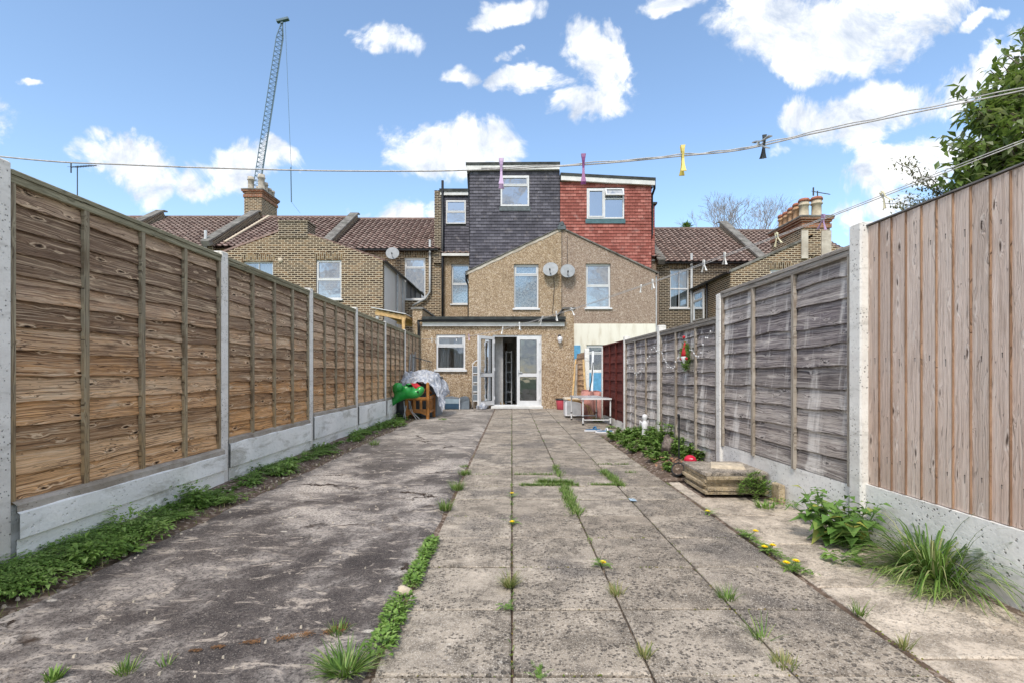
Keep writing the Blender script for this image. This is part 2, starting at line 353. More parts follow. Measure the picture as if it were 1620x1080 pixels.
def slab(b1, b2, pits, dirt):
    def f(n):
        P = n.vm('ADD', n.obj, n.comb(n.m('MULTIPLY', n.rnd, 40.0), 0.0, n.m('MULTIPLY', n.rnd, 11.0)))
        big = n.noise(n.obj, 1.1, 7, .66); mid = n.noise(P, 6, 7, .72, .4); fine = n.noise(P, 60, 5, .8); vf = n.noise(P, 190, 2, .6)
        c = n.mix(n.rnd, b1, b2)
        c = n.mix(n.m('MULTIPLY', n.ss(mid, .46, .60), .70), c, tuple(k*.42 for k in b1))
        c = n.mix(n.m('MULTIPLY', n.ss(mid, .44, .32), .60), c, tuple(min(1, k*1.45) for k in b2))
        c = n.mix(n.m('MULTIPLY', n.ss(big, .50, .62), dirt), c, (.095, .085, .08))
        c = n.mix(n.m('MULTIPLY', n.ss(fine, .51, .61), .50), c, tuple(k*.34 for k in b1))
        c = n.mix(n.m('MULTIPLY', n.ss(vf, .54, .66), .60), c, (.72, .66, .58))
        W_ = n.vm('ADD', P, n.comb(n.m('MULTIPLY', fine, .018), n.m('MULTIPLY', n.noise(n.vm('ADD', P, (4, 4, 4)), 60, 3), .018), 0.0))
        pm = None
        for s_, t_, th_ in ((44, .50, .36), (85, .55, .38)):
            pd = n.vor(W_, s_); pv = n.sep(n.vor(W_, s_, 'Color')); q = n.m('MULTIPLY', n.ss(n.m('SUBTRACT', pd, n.m('MULTIPLY', pv[2], .16)), th_-.06, .12), n.m('GREATER_THAN', pv[0], t_))
            pm = q if pm is None else n.m('MAXIMUM', pm, q)
        pit = n.m('MULTIPLY', pm, n.ss(n.noise(P, 3.5, 3), .36, .52))
        c = n.mix(n.m('MULTIPLY', pit, pits), c, (.045, .04, .038))
        li = n.m('MULTIPLY', n.ss(n.vor(W_, 17), .14, .07), n.m('GREATER_THAN', n.sep(n.vor(W_, 17, 'Color'))[1], .8))
        c = n.mix(n.m('MULTIPLY', li, .5), c, (.70, .66, .58))
        n.col(c); n.bs.inputs['Roughness'].default_value = .93
        n.bump(n.m('SUBTRACT', n.m('ADD', n.m('MULTIPLY', mid, .6), n.m('MULTIPLY', fine, .6)), pit), 1.0, .007)
    return f
mat('slab', slab((.30, .252, .20), (.43, .37, .302), .62, .72))
mat('pale_slab', slab((.54, .45, .355), (.66, .575, .475), .0, .26))
mat('stack_slab', slab((.42, .32, .19), (.56, .45, .29), .25, .30))
def f(n):
    P = n.obj; A = n.vm('MULTIPLY', P, (1.0, .75, 1))
    big = n.noise(A, 1.0, 8, .62, .6); md = n.noise(A, 4.5, 8, .7, .5); fine = n.noise(P, 55, 5, .75); vf = n.noise(P, 170, 3, .7)
    c = n.ramp(n.m('ADD', n.m('MULTIPLY', big, .66), n.m('MULTIPLY', md, .34)), [(.40, (.06, .050, .047)), (.47, (.125, .106, .097)), (.50, (.22, .195, .178)), (.53, (.35, .31, .28)), (.59, (.55, .49, .435))])
    c = n.mix(n.m('MULTIPLY', n.ss(fine, .49, .58), .72), c, (.032, .028, .03))
    c = n.mix(n.m('MULTIPLY', n.ss(vf, .55, .66), .38), c, (.60, .54, .48))
    x, y_, z = n.sep(P)
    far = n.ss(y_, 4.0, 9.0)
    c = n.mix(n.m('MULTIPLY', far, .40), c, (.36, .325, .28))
    fl = n.m('MULTIPLY', n.ss(n.noise(n.vm('MULTIPLY', P, (1.6, 3.2, 1)), 3.2, 9, .72, 1.0), .545, .60), n.ss(fine, .38, .52))
    c = n.mix(n.m('MULTIPLY', fl, .75), c, (.58, .50, .42))
    dk = n.ss(n.noise(n.vm('ADD', n.vm('MULTIPLY', P, (.8, 1.3, 1)), (3, 7, 0)), 1.7, 8, .66, .8), .52, .62)
    c = n.mix(n.m('MULTIPLY', dk, .55), c, (.065, .053, .050))
    ch = n.m('MULTIPLY', n.ss(n.vor(n.vm('MULTIPLY', P, (2.2, 4, 1)), 1.6), .10, .05), n.ss(fine, .35, .5))
    c = n.mix(ch, c, (.60, .55, .48))
    crk = n.m('MULTIPLY', n.ss(n.vor(n.vm('ADD', n.vm('MULTIPLY', P, (.35, 1.0, 1)), n.comb(0.0, n.m('MULTIPLY', md, .5), 0.0)), 1.1, feature='DISTANCE_TO_EDGE'), .012, .004), n.ss(big, .50, .6))
    c = n.mix(crk, c, (.05, .03, .02))
    n.col(c); n.bs.inputs['Roughness'].default_value = .9
    n.bump(n.m('SUBTRACT', n.m('ADD', n.m('ADD', n.m('MULTIPLY', md, .8), n.m('MULTIPLY', fine, .55)), n.m('MULTIPLY', vf, .25)), crk), 1.0, .012)
mat('rough_concrete', f)
def f(n):
    a = n.noise(n.obj, 9, 6, .7); b = n.vor(n.obj, 50, 'Color')
    c = n.ramp(a, [(.3, (.06, .04, .028)), (.5, (.13, .09, .065)), (.7, (.24, .18, .14))])
    c = n.mix(n.m('MULTIPLY', n.m('GREATER_THAN', n.sep(b)[0], .8), .6), c, (.42, .34, .28))
    n.col(c); n.bump(n.m('ADD', a, n.sep(b)[1]), 1, .02)
mat('soil', f)
def f(n): n.col(n.mix(n.noise(n.obj, 4, 5, .7), (.05, .08, .025), (.10, .14, .05)))
mat('lawn', f)
def leafm(name, cs, rough=.5, trans=.25):
    def f(n):
        c = n.ramp(n.rnd, [(i/(len(cs)-1), k) for i, k in enumerate(cs)])
        n.col(c); n.bs.inputs['Roughness'].default_value = rough
        tl = n.new('ShaderNodeBsdfTranslucent'); n.put(tl.inputs[0], n.mix(.5, c, (.25, .35, .05)))
        mx = n.new('ShaderNodeMixShader'); mx.inputs[0].default_value = trans
        n.l.new(n.bs.outputs[0], mx.inputs[1]); n.l.new(tl.outputs[0], mx.inputs[2]); n.l.new(mx.outputs[0], n.out.inputs[0])
    mat(name, f)
leafm('weed_leaf', [(.07, .13, .025), (.13, .24, .045), (.20, .34, .07), (.32, .45, .14)])
leafm('grass_leaf', [(.06, .12, .025), (.11, .21, .04), (.18, .30, .06), (.38, .40, .18)])
leafm('dry_grass', [(.12, .20, .05), (.25, .27, .10), (.42, .36, .17)])
leafm('nettle_leaf', [(.07, .15, .03), (.12, .24, .05), (.19, .32, .08), (.42, .42, .09)])
leafm('shrub_leaf', [(.07, .14, .025), (.14, .25, .045), (.25, .38, .09)])
leafm('tree_leaf', [(.06, .10, .03), (.13, .20, .055), (.21, .29, .08), (.34, .35, .26), (.46, .48, .20)], .35, .4)
leafm('blossom_leaf', [(.12, .14, .05), (.28, .26, .16), (.45, .42, .34)])
leafm('moss', [(.09, .13, .02), (.16, .20, .03), (.22, .15, .05)], .9, .1)
def f(n):
    a = n.noise(n.obj, 7, 6, .7, 1.2); e = n.vor(n.obj, 26, feature='DISTANCE_TO_EDGE')
    n.col(n.mix(n.ss(a, .4, .6), (.28, .31, .37), (.56, .57, .60))); n.bs.inputs['Roughness'].default_value = .35
    n.bump(n.m('ADD', a, n.m('MULTIPLY', e, .5)), .8, .03)
mat('tarp', f)
def f(n):
    a = n.noise(n.obj, 12, 5, .7); n.col(n.mix(n.ss(a, .35, .65), (.06, .045, .04), (.26, .21, .19))); n.bump(a, 1, .02)
mat('driftwood', f)

# ---------------------------------------------------------------- mesh builder
class MB:
    def __init__(s): s.v = []; s.f = []; s.r = []; s.mi = []; s.cur = 0.5; s.m = 0
    def add(s, vs, fs):
        b = len(s.v); s.v += [tuple(p) for p in vs]
        for q in fs: s.f.append([b+i for i in q]); s.r.append(s.cur); s.mi.append(s.m)
        return s
    def box(s, x0, x1, y0, y1, z0, z1):
        return s.add([(x0,y0,z0),(x1,y0,z0),(x1,y1,z0),(x0,y1,z0),(x0,y0,z1),(x1,y0,z1),(x1,y1,z1),(x0,y1,z1)],
              [(0,3,2,1),(4,5,6,7),(0,1,5,4),(1,2,6,5),(2,3,7,6),(3,0,4,7)])
    def bevbox(s, x0, x1, y0, y1, z0, z1, b=.01):
        # chamfered on the vertical and top edges
        def ring(i, z): return [(x0+i+b,y0+i,z),(x1-i-b,y0+i,z),(x1-i,y0+i+b,z),(x1-i,y1-i-b,z),(x1-i-b,y1-i,z),(x0+i+b,y1-i,z),(x0+i,y1-i-b,z),(x0+i,y0+i+b,z)]
        vs = ring(0, z0)+ring(0, z1-b)+ring(b, z1); fs = [tuple(range(7, -1, -1)), tuple(range(16, 24))]
        for k in (0, 8):
            for i in range(8): fs.append((k+i, k+(i+1) % 8, k+8+(i+1) % 8, k+8+i))
        return s.add(vs, fs)
    def quad(s, a, b, c, d): return s.add([a, b, c, d], [(0, 1, 2, 3)])
    def beam(s, a, b, w_, h, up=(0, 0, 1)):
        a = Vector(a); b = Vector(b); d = (b-a).normalized(); u_ = Vector(up)
        if abs(d.dot(u_)) > .98: u_ = Vector((0, 1, 0))
        sx = d.cross(u_).normalized()*w_/2; sz = sx.cross(d).normalized()*h/2
        vs = [p+i*sx+j*sz for p in (a, b) for i, j in ((-1,-1),(1,-1),(1,1),(-1,1))]
        return s.add(vs, [(0,1,2,3),(7,6,5,4),(0,4,5,1),(1,5,6,2),(2,6,7,3),(3,7,4,0)])
    def tube(s, pts, r, n=8, cap=True):
        pts = [Vector(p) for p in pts]; rs = r if isinstance(r, (list, tuple)) else [r]*len(pts)
        vs = []; fs = []; prev = None
        for i, p in enumerate(pts):
            d = (pts[min(i+1, len(pts)-1)]-pts[max(i-1, 0)])
            d = d.normalized() if d.length > 1e-9 else Vector((0, 0, 1))
            if prev is None: a = d.orthogonal().normalized()
            else:
                a = prev-d*prev.dot(d); a = a.normalized() if a.length > 1e-6 else d.orthogonal().normalized()
            prev = a; b = d.cross(a)
            for k in range(n):
                t = 2*math.pi*k/n; vs.append(p+(a*math.cos(t)+b*math.sin(t))*rs[i])
        for i in range(len(pts)-1):
            for k in range(n): fs.append((i*n+k, i*n+(k+1) % n, (i+1)*n+(k+1) % n, (i+1)*n+k))
        if cap: fs.append(tuple(range(n-1, -1, -1))); fs.append(tuple((len(pts)-1)*n+k for k in range(n)))
        return s.add(vs, fs)
    def lathe(s, prof, c=(0, 0, 0), n=20, axis=None):
        M = Matrix.Identity(3) if axis is None else Vector(axis).to_track_quat('Z', 'Y').to_matrix()
        c = Vector(c); vs = []; fs = []
        for r, z in prof:
            for k in range(n):
                t = 2*math.pi*k/n; vs.append(c+M @ Vector((r*math.cos(t), r*math.sin(t), z)))
        for i in range(len(prof)-1):
            for k in range(n): fs.append((i*n+k, i*n+(k+1) % n, (i+1)*n+(k+1) % n, (i+1)*n+k))
        if prof[0][0] > 1e-4: fs.append(tuple(range(n-1, -1, -1)))
        if prof[-1][0] > 1e-4: fs.append(tuple((len(prof)-1)*n+k for k in range(n)))
        return s.add(vs, fs)
    def leaf(s, p, d, up, L, Wd, bend=.2):
        p = Vector(p); d = Vector(d).normalized(); sd = d.cross(Vector(up))
        sd = sd.normalized() if sd.length > 1e-5 else d.orthogonal().normalized()
        nn = sd.cross(d)
        m1 = p+d*L*.45; e = p+d*L-nn*L*bend
        return s.add([p, m1+sd*Wd/2+nn*Wd*.12, e, m1-sd*Wd/2+nn*Wd*.12, m1], [(0, 1, 4), (1, 2, 4), (0, 4, 3), (4, 2, 3)])
    def blade(s, p, d, L, wd, droop=.5, seg=3):
        p = Vector(p); d = Vector(d).normalized(); h = Vector((d.x, d.y, 0)); h = h.normalized() if h.length > 1e-4 else Vector((1, 0, 0))
        sd = h.cross(Vector((0, 0, 1))).normalized(); vs = []; q = p.copy(); dd = d.copy()
        for i in range(seg+1):
            k = wd/2*(1-(i/seg)**1.5)+.0003; vs += [q-sd*k, q+sd*k]
            q = q+dd*(L/seg); dd = (dd+Vector((h.x*.25, h.y*.25, -.55))*droop*(i+1)/seg).normalized()
            if q.z < .004: q.z = .004
        return s.add(vs, [(2*i, 2*i+1, 2*i+3, 2*i+2) for i in range(seg)])
    def build(s, name, mats, parent=None, loc=(0, 0, 0), rot=(0, 0, 0), smooth=False, label=None):
        me = bpy.data.meshes.new(name); o0 = Vector((0, 0, 0))
        if parent is not None and 'o_' in parent.keys(): o0 = Vector(parent['o_'])
        me.from_pydata([tuple(Vector(p)-o0) for p in s.v], [], s.f)
        if not isinstance(mats, (list, tuple)): mats = [mats]
        for m_ in mats: me.materials.append(MATS[m_])
        a = me.attributes.new('rnd', 'FLOAT', 'FACE'); a.data.foreach_set('value', s.r)
        me.polygons.foreach_set('material_index', s.mi)
        if smooth: me.polygons.foreach_set('use_smooth', [True]*len(s.f))
        me.update()
        o = bpy.data.objects.new(name, me); COL.objects.link(o); o.location = loc; o.rotation_euler = rot
        if parent is not None:
            o.parent = parent
            if 'o_' in parent.keys(): o['o_'] = parent['o_']
        if label: o['label'] = label
        return o

def tag(o, label, cat, group=None):
    o['label'] = label; o['category'] = cat
    if group: o['group'] = group
    return o
def thing(name, label, cat, loc=(0, 0, 0), rotz=0, group=None, world=True):
    """Empty at the thing's base; with world=True its parts are written in world coordinates"""
    o = bpy.data.objects.new(name, None); COL.objects.link(o); o.location = loc; o.rotation_euler = (0, 0, rotz)
    o.empty_display_size = .2
    if world: o['o_'] = tuple(loc)
    return tag(o, label, cat, group)
def struct(o): o['kind'] = 'structure'; return o
def copy_tree(o, parent=None):
    c = o.copy(); COL.objects.link(c)
    if parent is not None: c.parent = parent
    for ch in list(o.children): copy_tree(ch, c)
    return c
U = random.uniform
# ================================================================ SETTING: ground, paving
m_ = MB(); m_.quad((-300, -60, -.06), (300, -60, -.06), (300, 600, -.06), (-300, 600, -.06)); struct(m_.build('ground', 'lawn'))
m_ = MB()
n = 40
for i in range(n):
    for j in range(3):
        y0, y1 = -1+i*.4, -1+(i+1)*.4; xs = [-2.6, -2.45, -2.25, -2.05]
        hz = lambda x, y: (.035 if x < -2.3 else .0 if x < -2.1 else -.02)+.02*mnoise.noise(Vector((x*3, y*2, 0)))
        m_.quad(*[(x, y, hz(x, y)) for x, y in ((xs[j], y0), (xs[j+1], y0), (xs[j+1], y1), (xs[j], y1))])
m_.quad((-.6, -1, -.02), (1.5, -1, -.02), (1.5, 14.5, -.02), (-.6, 14.5, -.02))
m_.quad((1.5, -1, -.025), (2.4, -1, -.025), (2.4, 14.5, -.025), (1.5, 14.5, -.025))
struct(m_.build('soil', 'soil'))
# planting bed, gently mounded
m_ = MB()
NX, NY = 10, 50; vs = []
for j in range(NY+1):
    for i in range(NX+1):
        y = 4.75+(8.15-4.75)*j/NY; x = 1.40+(2.12-.03*(y-3.2)-1.40)*i/NX
        e = min(1, i/3)*min(1, j/4, (NY-j)/4)
        vs.append((x, y, -.015+.07*e+.025*mnoise.noise(Vector((x*9, y*9, 2)))))
m_.add(vs, [(j*(NX+1)+i, j*(NX+1)+i+1, (j+1)*(NX+1)+i+1, (j+1)*(NX+1)+i) for j in range(NY) for i in range(NX)])
struct(m_.build('soil_bed', 'soil', smooth=True))
# rough concrete strip on the left with an irregular soil side edge
m_ = MB(); ys = [-1+.05*k for k in range(int(15.5/.05)+1)]; cols = 26; vs = []
for y in ys:
    xl = -2.14+.05*mnoise.noise(Vector((0, y*1.2, 3)))+.03*mnoise.noise(Vector((0, y*6, 9)))
    xr = -.475+.012*mnoise.noise(Vector((2, y*5, 1)))
    for i in range(cols+1):
        x = xl+(xr-xl)*i/cols; z = .006*mnoise.noise(Vector((x*3, y*3, 0)))+.004*mnoise.noise(Vector((x*14, y*14, 5)))
        if i == 0 or i == cols: z = -.03
        vs.append((x, y, z))
m_.add(vs, [(j*(cols+1)+i, j*(cols+1)+i+1, (j+1)*(cols+1)+i+1, (j+1)*(cols+1)+i) for j in range(len(ys)-1) for i in range(cols)])
struct(m_.build('concrete_ground', 'rough_concrete', smooth=True))

def slab_top(mb, x0, x1, y0, y1, th=.03, z=0, ch=.006, tilt=.003):
    mb.cur = random.random(); a, b, c, d = [U(-tilt, tilt) for _ in range(4)]
    N = 8; pts = []; cx, cy = (x0+x1)/2, (y0+y1)/2; seed = U(0, 99)
    for (ax, ay, bx, by) in ((x0, y0, x1, y0), (x1, y0, x1, y1), (x1, y1, x0, y1), (x0, y1, x0, y0)):
        for k in range(N):
            t = k/N; x = ax+(bx-ax)*t; y = ay+(by-ay)*t
            w_ = .004*mnoise.noise(Vector((x*22, y*22, seed)))-(.012 if (k == 0 and random.random() < .25) else 0)
            x += (x-cx)*w_*2; y += (y-cy)*w_*2; pts.append((x, y))
    def zt(x, y):
        s_ = (x-x0)/(x1-x0); t = (y-y0)/(y1-y0); return z+(a*(1-s_)+b*s_)*(1-t)+(c*(1-s_)+d*s_)*t
    n_ = len(pts); inn = [(cx+(x-cx)*(1-ch*2/(x1-x0)), cy+(y-cy)*(1-ch*2/(y1-y0))) for x, y in pts]
    vs = [(x, y, z-th) for x, y in pts]+[(x, y, zt(x, y)-ch*.8) for x, y in pts]+[(x, y, zt(x, y)) for x, y in inn]+[(cx, cy, zt(cx, cy))]
    fs = []
    for k in (0, n_):
        for i in range(n_): fs.append((k+i, k+(i+1) % n_, k+n_+(i+1) % n_, k+n_+i))
    for i in range(n_): fs.append((2*n_+i, 2*n_+(i+1) % n_, 3*n_))
    fs.append(tuple(range(n_-1, -1, -1)))
    mb.add(vs, fs)
PX = [-.465, 0.0, .466, .94, 1.412]; PY0 = 1.675-5*.4695; g = .0045
m_ = MB()
for r_ in range(34):
    y0 = PY0+r_*.4695; y1 = y0+.4695
    if y0 > 14.3: break
    y1 = min(y1, 14.47)
    for c_ in range(4):
        if r_ % 3 == 1 and c_ == 0 and r_ > 12: pass
        slab_top(m_, PX[c_]+g, PX[c_+1]-g, y0+g+U(-.003, .003), y1-g)
    if y0 > 8.0:
        slab_top(m_, PX[4]+g, 1.90, y0+g, y1-g)
struct(m_.build('paving', 'slab'))
m_ = MB(); y = -.6
while y < 4.0:
    y1 = y+.60
    if y1 > 4.12: y1 = 4.12
    slab_top(m_, 1.455, 1.905, y+.005, y1-.004, z=-.012); slab_top(m_, 1.915, 2.135, y-.02, y1-.03, z=-.016)
    y = y1
slab_top(m_, 1.455, 1.56, 4.13, 4.70, z=-.012)
struct(m_.build('path', 'pale_slab'))

# ================================================================ FENCES
def lap_panel(mb_len, z0, z1, nb, seed, amp=.012, seg=40, tilt=.023):
    """boards of one overlap panel; local x along, face towards -y"""
    mb = MB(); rs = random.Random(seed); pitch = (z1-z0)/nb
    for b in range(nb):
        mb.cur = rs.random(); sd = rs.uniform(0, 99); low = z0+b*pitch+(rs.uniform(-.014, .014) if b else 0); topz = low+pitch*1.18
        if b == nb-1: topz = z1
        vs = []
        for i in range(seg+1):
            x = mb_len*i/seg; wz = amp*mnoise.noise(Vector((x*2.6, sd, 0)))*1.6+amp*.5*mnoise.noise(Vector((x*9, sd, 4)))
            bow = .004*mnoise.noise(Vector((x*1.5, sd, 8)))
            zb = low+(wz if b else 0)
            vs += [(x, -.002+bow*.3, topz), (x, -tilt+bow, zb+.004), (x, -tilt+.001+bow, zb), (x, -tilt+.011, zb)]
        mb.add(vs, [(i*4+k, i*4+k+1, (i+1)*4+k+1, (i+1)*4+k) for i in range(seg) for k in range(3)])
    mb.cur = .5; mb.quad((0, .004, z0), (mb_len, .004, z0), (mb_len, .004, z1), (0, .004, z1))
    return mb
def fence_panel(root, x, L, z0, z1, nb, seed, pm, bm, rm, battens, name='lap_panel', cap=True, capw=.045):
    p = lap_panel(L, z0, z1, nb, seed).build(name, pm, root, loc=(x, 0, 0))
    for t in battens:
        w_ = .038 if 0 < t < 1 else .03; cx = min(max(L*t, w_/2+.002), L-w_/2-.002); mb = MB(); mb.cur = random.random()
        mb.bevbox(cx-w_/2, cx+w_/2, -.042, -.013, z0-.012, z1-.005, .004); mb.build('batten', bm, p)
    if cap:
        mb = MB(); mb.cur = random.random(); mb.bevbox(0, L, -.05, .03, z1-.005, z1+.022, .004); mb.bevbox(.001, L-.001, -.044, -.018, z1-.045, z1-.006, .003)
        mb.build('cap_rail', rm, p)
    return p
def post_mb(w_, z1, z0=-.1, peak=True):
    mb = MB(); b = .008
    mb.bevbox(-w_/2, w_/2, -w_/2, w_/2, z0, z1, b)
    return mb

# left fence: runs along +Y at X = -2.58 ; local x -> +Y, local -y -> +X   (rot +90 deg: x->Y, y->-X)
LF = thing('garden_fence', 'tall brown overlap panel fence on a white painted plinth, along the left side', 'fence', (-2.60, 0, 0), R(90), world=False)
lposts = [.58, 2.53, 4.50, 6.44, 8.33, 10.22, 12.1]
for k, py in enumerate(lposts):
    o = post_mb(.10, 2.075 if k < 5 else 2.04).build('post', 'post_concrete', LF, loc=(py, 0.0, 0))
for k in range(len(lposts)):
    a = lposts[k]+.05; b = (lposts[k+1] if k+1 < len(lposts) else 14.05)-.05
    zb = [.33, .34, .42, .49, .50, .50, .50][k]
    fence_panel(LF, a, b-a, zb, 2.02-(.0 if k < 4 else .02), 13, 100+k, 'larch_panel', 'larch_batten', 'larch_rail', (0, .25, .5, .745, 1))
    # plinth: painted, hand-cast wall with uneven face and a ledge
    mb = MB(); seg = 30; vs = []
    zs = [-.1, .10, .15, .155, zb-.11, zb-.055, zb-.05, zb-.015, zb]
    for i in range(seg+1):
        x = a+(b-a)*i/seg
        for j, z in enumerate(zs):
            yy = -.052-.012*mnoise.noise(Vector((x*2.5, z*7, k)))-(.016 if j in (3, 4, 5) else 0)
            if j >= 6: yy = -.055-.004*mnoise.noise(Vector((x*9, z*9, k)))
            if j == 8: yy = -.03
            vs.append((x, yy-(.02 if k <= 1 else 0), z+.008*mnoise.noise(Vector((x*4, j, k+7)))*(j > 3)))
        vs.append((x, .0, zb+.0))
    mb.add(vs, [(i*10+j, (i+1)*10+j, (i+1)*10+j+1, i*10+j+1) for i in range(seg) for j in range(9)])
    for q in range(len(mb.f)):
        if q % 9 >= 6: mb.mi[q] = 1
    mb.mi = mb.mi; mb.m = 0; mb.box(a-.002, b+.002, -.035, .03, -.1, zb-.012)
    mb.build('plinth', ['painted_plinth', 'plinth_ledge'], LF)

# right boundary runs on the line X = 2.17-.03*(Y-3.21)
def RX(y): return 2.19-.03*(y-3.21)
ANG = math.atan2(1, -.03)-math.pi  # local x -> towards camera (-Y); local -y -> -X
def right_root(name, label, cat, y_start): return thing(name, label, cat, (RX(y_start), y_start, 0), ANG, world=False)
# local x = distance towards the camera from y_start
F1 = right_root('board_fence', 'pale vertical featheredge board fence with brown board edges, nearest on the right', 'fence', 3.16)
mb = MB(); x = .052; rs = random.Random(4)
while x < 2.9:
    pw = .098+rs.uniform(-.006, .006); mb.cur = rs.random(); sd = rs.uniform(0, 99); N = 8; vs = []
    for i in range(N+1):
        z = .325+(1.895-.325)*i/N; wv = .0015*mnoise.noise(Vector((z*3, sd, 1)))
        vs += [(x, -.003, z), (x+pw+wv, -.012, z), (x+pw+.001+wv, -.011, z), (x+pw+.002, -.003, z), (x+pw-.005+wv, -.0118, z)]
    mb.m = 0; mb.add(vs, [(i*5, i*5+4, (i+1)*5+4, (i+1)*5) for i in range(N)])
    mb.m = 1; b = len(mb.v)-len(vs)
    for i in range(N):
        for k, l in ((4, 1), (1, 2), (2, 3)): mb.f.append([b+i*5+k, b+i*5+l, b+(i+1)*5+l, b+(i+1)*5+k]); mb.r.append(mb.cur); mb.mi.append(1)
    mb.m = 2
    for z in (.50, 1.08, 1.70):
        zz = z+rs.uniform(-.012, .012); xx = x+pw*.62+rs.uniform(-.008, .008); yy = -.003-.009*(xx-x)/pw; mb.box(xx-.0022, xx+.0022, yy-.0022, yy, zz-.0022, zz+.0022); mb.box(xx-.0012, xx+.0012, yy-.0008, yy-.0002, zz-rs.uniform(.015, .04), zz-.0023)
    x += pw
mb.m = 0
mb.box(.05, 2.95, -.001, .012, .32, 1.9)
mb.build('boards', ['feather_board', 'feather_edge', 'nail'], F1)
mb = MB(); mb.bevbox(.05, 2.95, -.018, .02, 1.901, 1.909, .002); mb.build('capping_strip', 'cap_grey', F1)
mb = MB(); mb.box(.05, 2.95, -.022, .022, -.1, .32); mb.build('gravel_board', 'gravel_board', F1)
o = post_mb(.105, 1.93).build('post', 'post_concrete', F1, loc=(0, 0, 0))
F2 = right_root('weathered_fence', 'grey weathered overlap panel fence between concrete posts, middle stretch on the right side', 'fence', 8.9)
L_ = lambda y: (8.9-y)*math.sqrt(1+.03**2)
for y, h in ((5.12, 1.80), (7.02, 1.66), (8.9, 1.645)): post_mb(.10, h).build('post', 'post_concrete', F2, loc=(L_(y), 0, 0))
for (ya, yb, z0, z1, nb, bt, sd) in ((5.07, 3.215, .29, 1.79, 10, (0, .33, .66, 1), 41), (6.97, 5.17, .05, 1.555, 11, (0, .33, .68, 1), 52), (8.85, 7.07, .07, 1.56, 11, (0, .34, .67, 1), 63)):
    fence_panel(F2, L_(ya), L_(yb)-L_(ya), z0, z1, nb, sd, 'grey_panel', 'grey_batten', 'grey_rail', bt)
mb = MB(); mb.box(L_(5.07), L_(3.215), -.024, .022, -.1, .285); mb.build('gravel_board', 'gravel_board', F2)
mb = MB(); mb.box(L_(8.85), L_(5.17), -.018, .015, -.1, .058); mb.build('gravel_board', 'gravel_board', F2, label='low concrete gravel board half buried in the soil bed')
F3 = right_root('red_fence', 'dark red stained wooden fence panel beside the camping table', 'fence', 10.78)
p = lap_panel(1.74, .13, 1.56, 8, 77, seg=12).build('lap_panel', 'red_stain', F3, loc=(.06, 0, 0))
for t in (0.03, .35, .66, .97):
    mb = MB(); mb.bevbox(1.74*t-.02, 1.74*t+.02, -.045, -.014, .12, 1.56, .004); mb.build('batten', 'red_stain', p)
mb = MB(); mb.bevbox(0, 1.74, -.05, .03, 1.56, 1.585, .004); mb.build('cap_rail', 'red_stain', p)
mb = MB(); mb.box(.05, 1.8, -.02, .02, -.1, .125); mb.build('gravel_board', 'post_concrete', F3)
post_mb(.10, 1.56).build('post', 'post_concrete', F3, loc=(0, 0, 0))
F4 = right_root('end_fence', 'short tan fence panel and white post beside the extension corner', 'fence', 14.4)
p = lap_panel(1.5, .1, 1.55, 10, 78, seg=10).build('lap_panel', 'larch_panel', F4)
post_mb(.11, 1.62).build('post', 'post_concrete', F4, loc=(1.56, 0, 0))

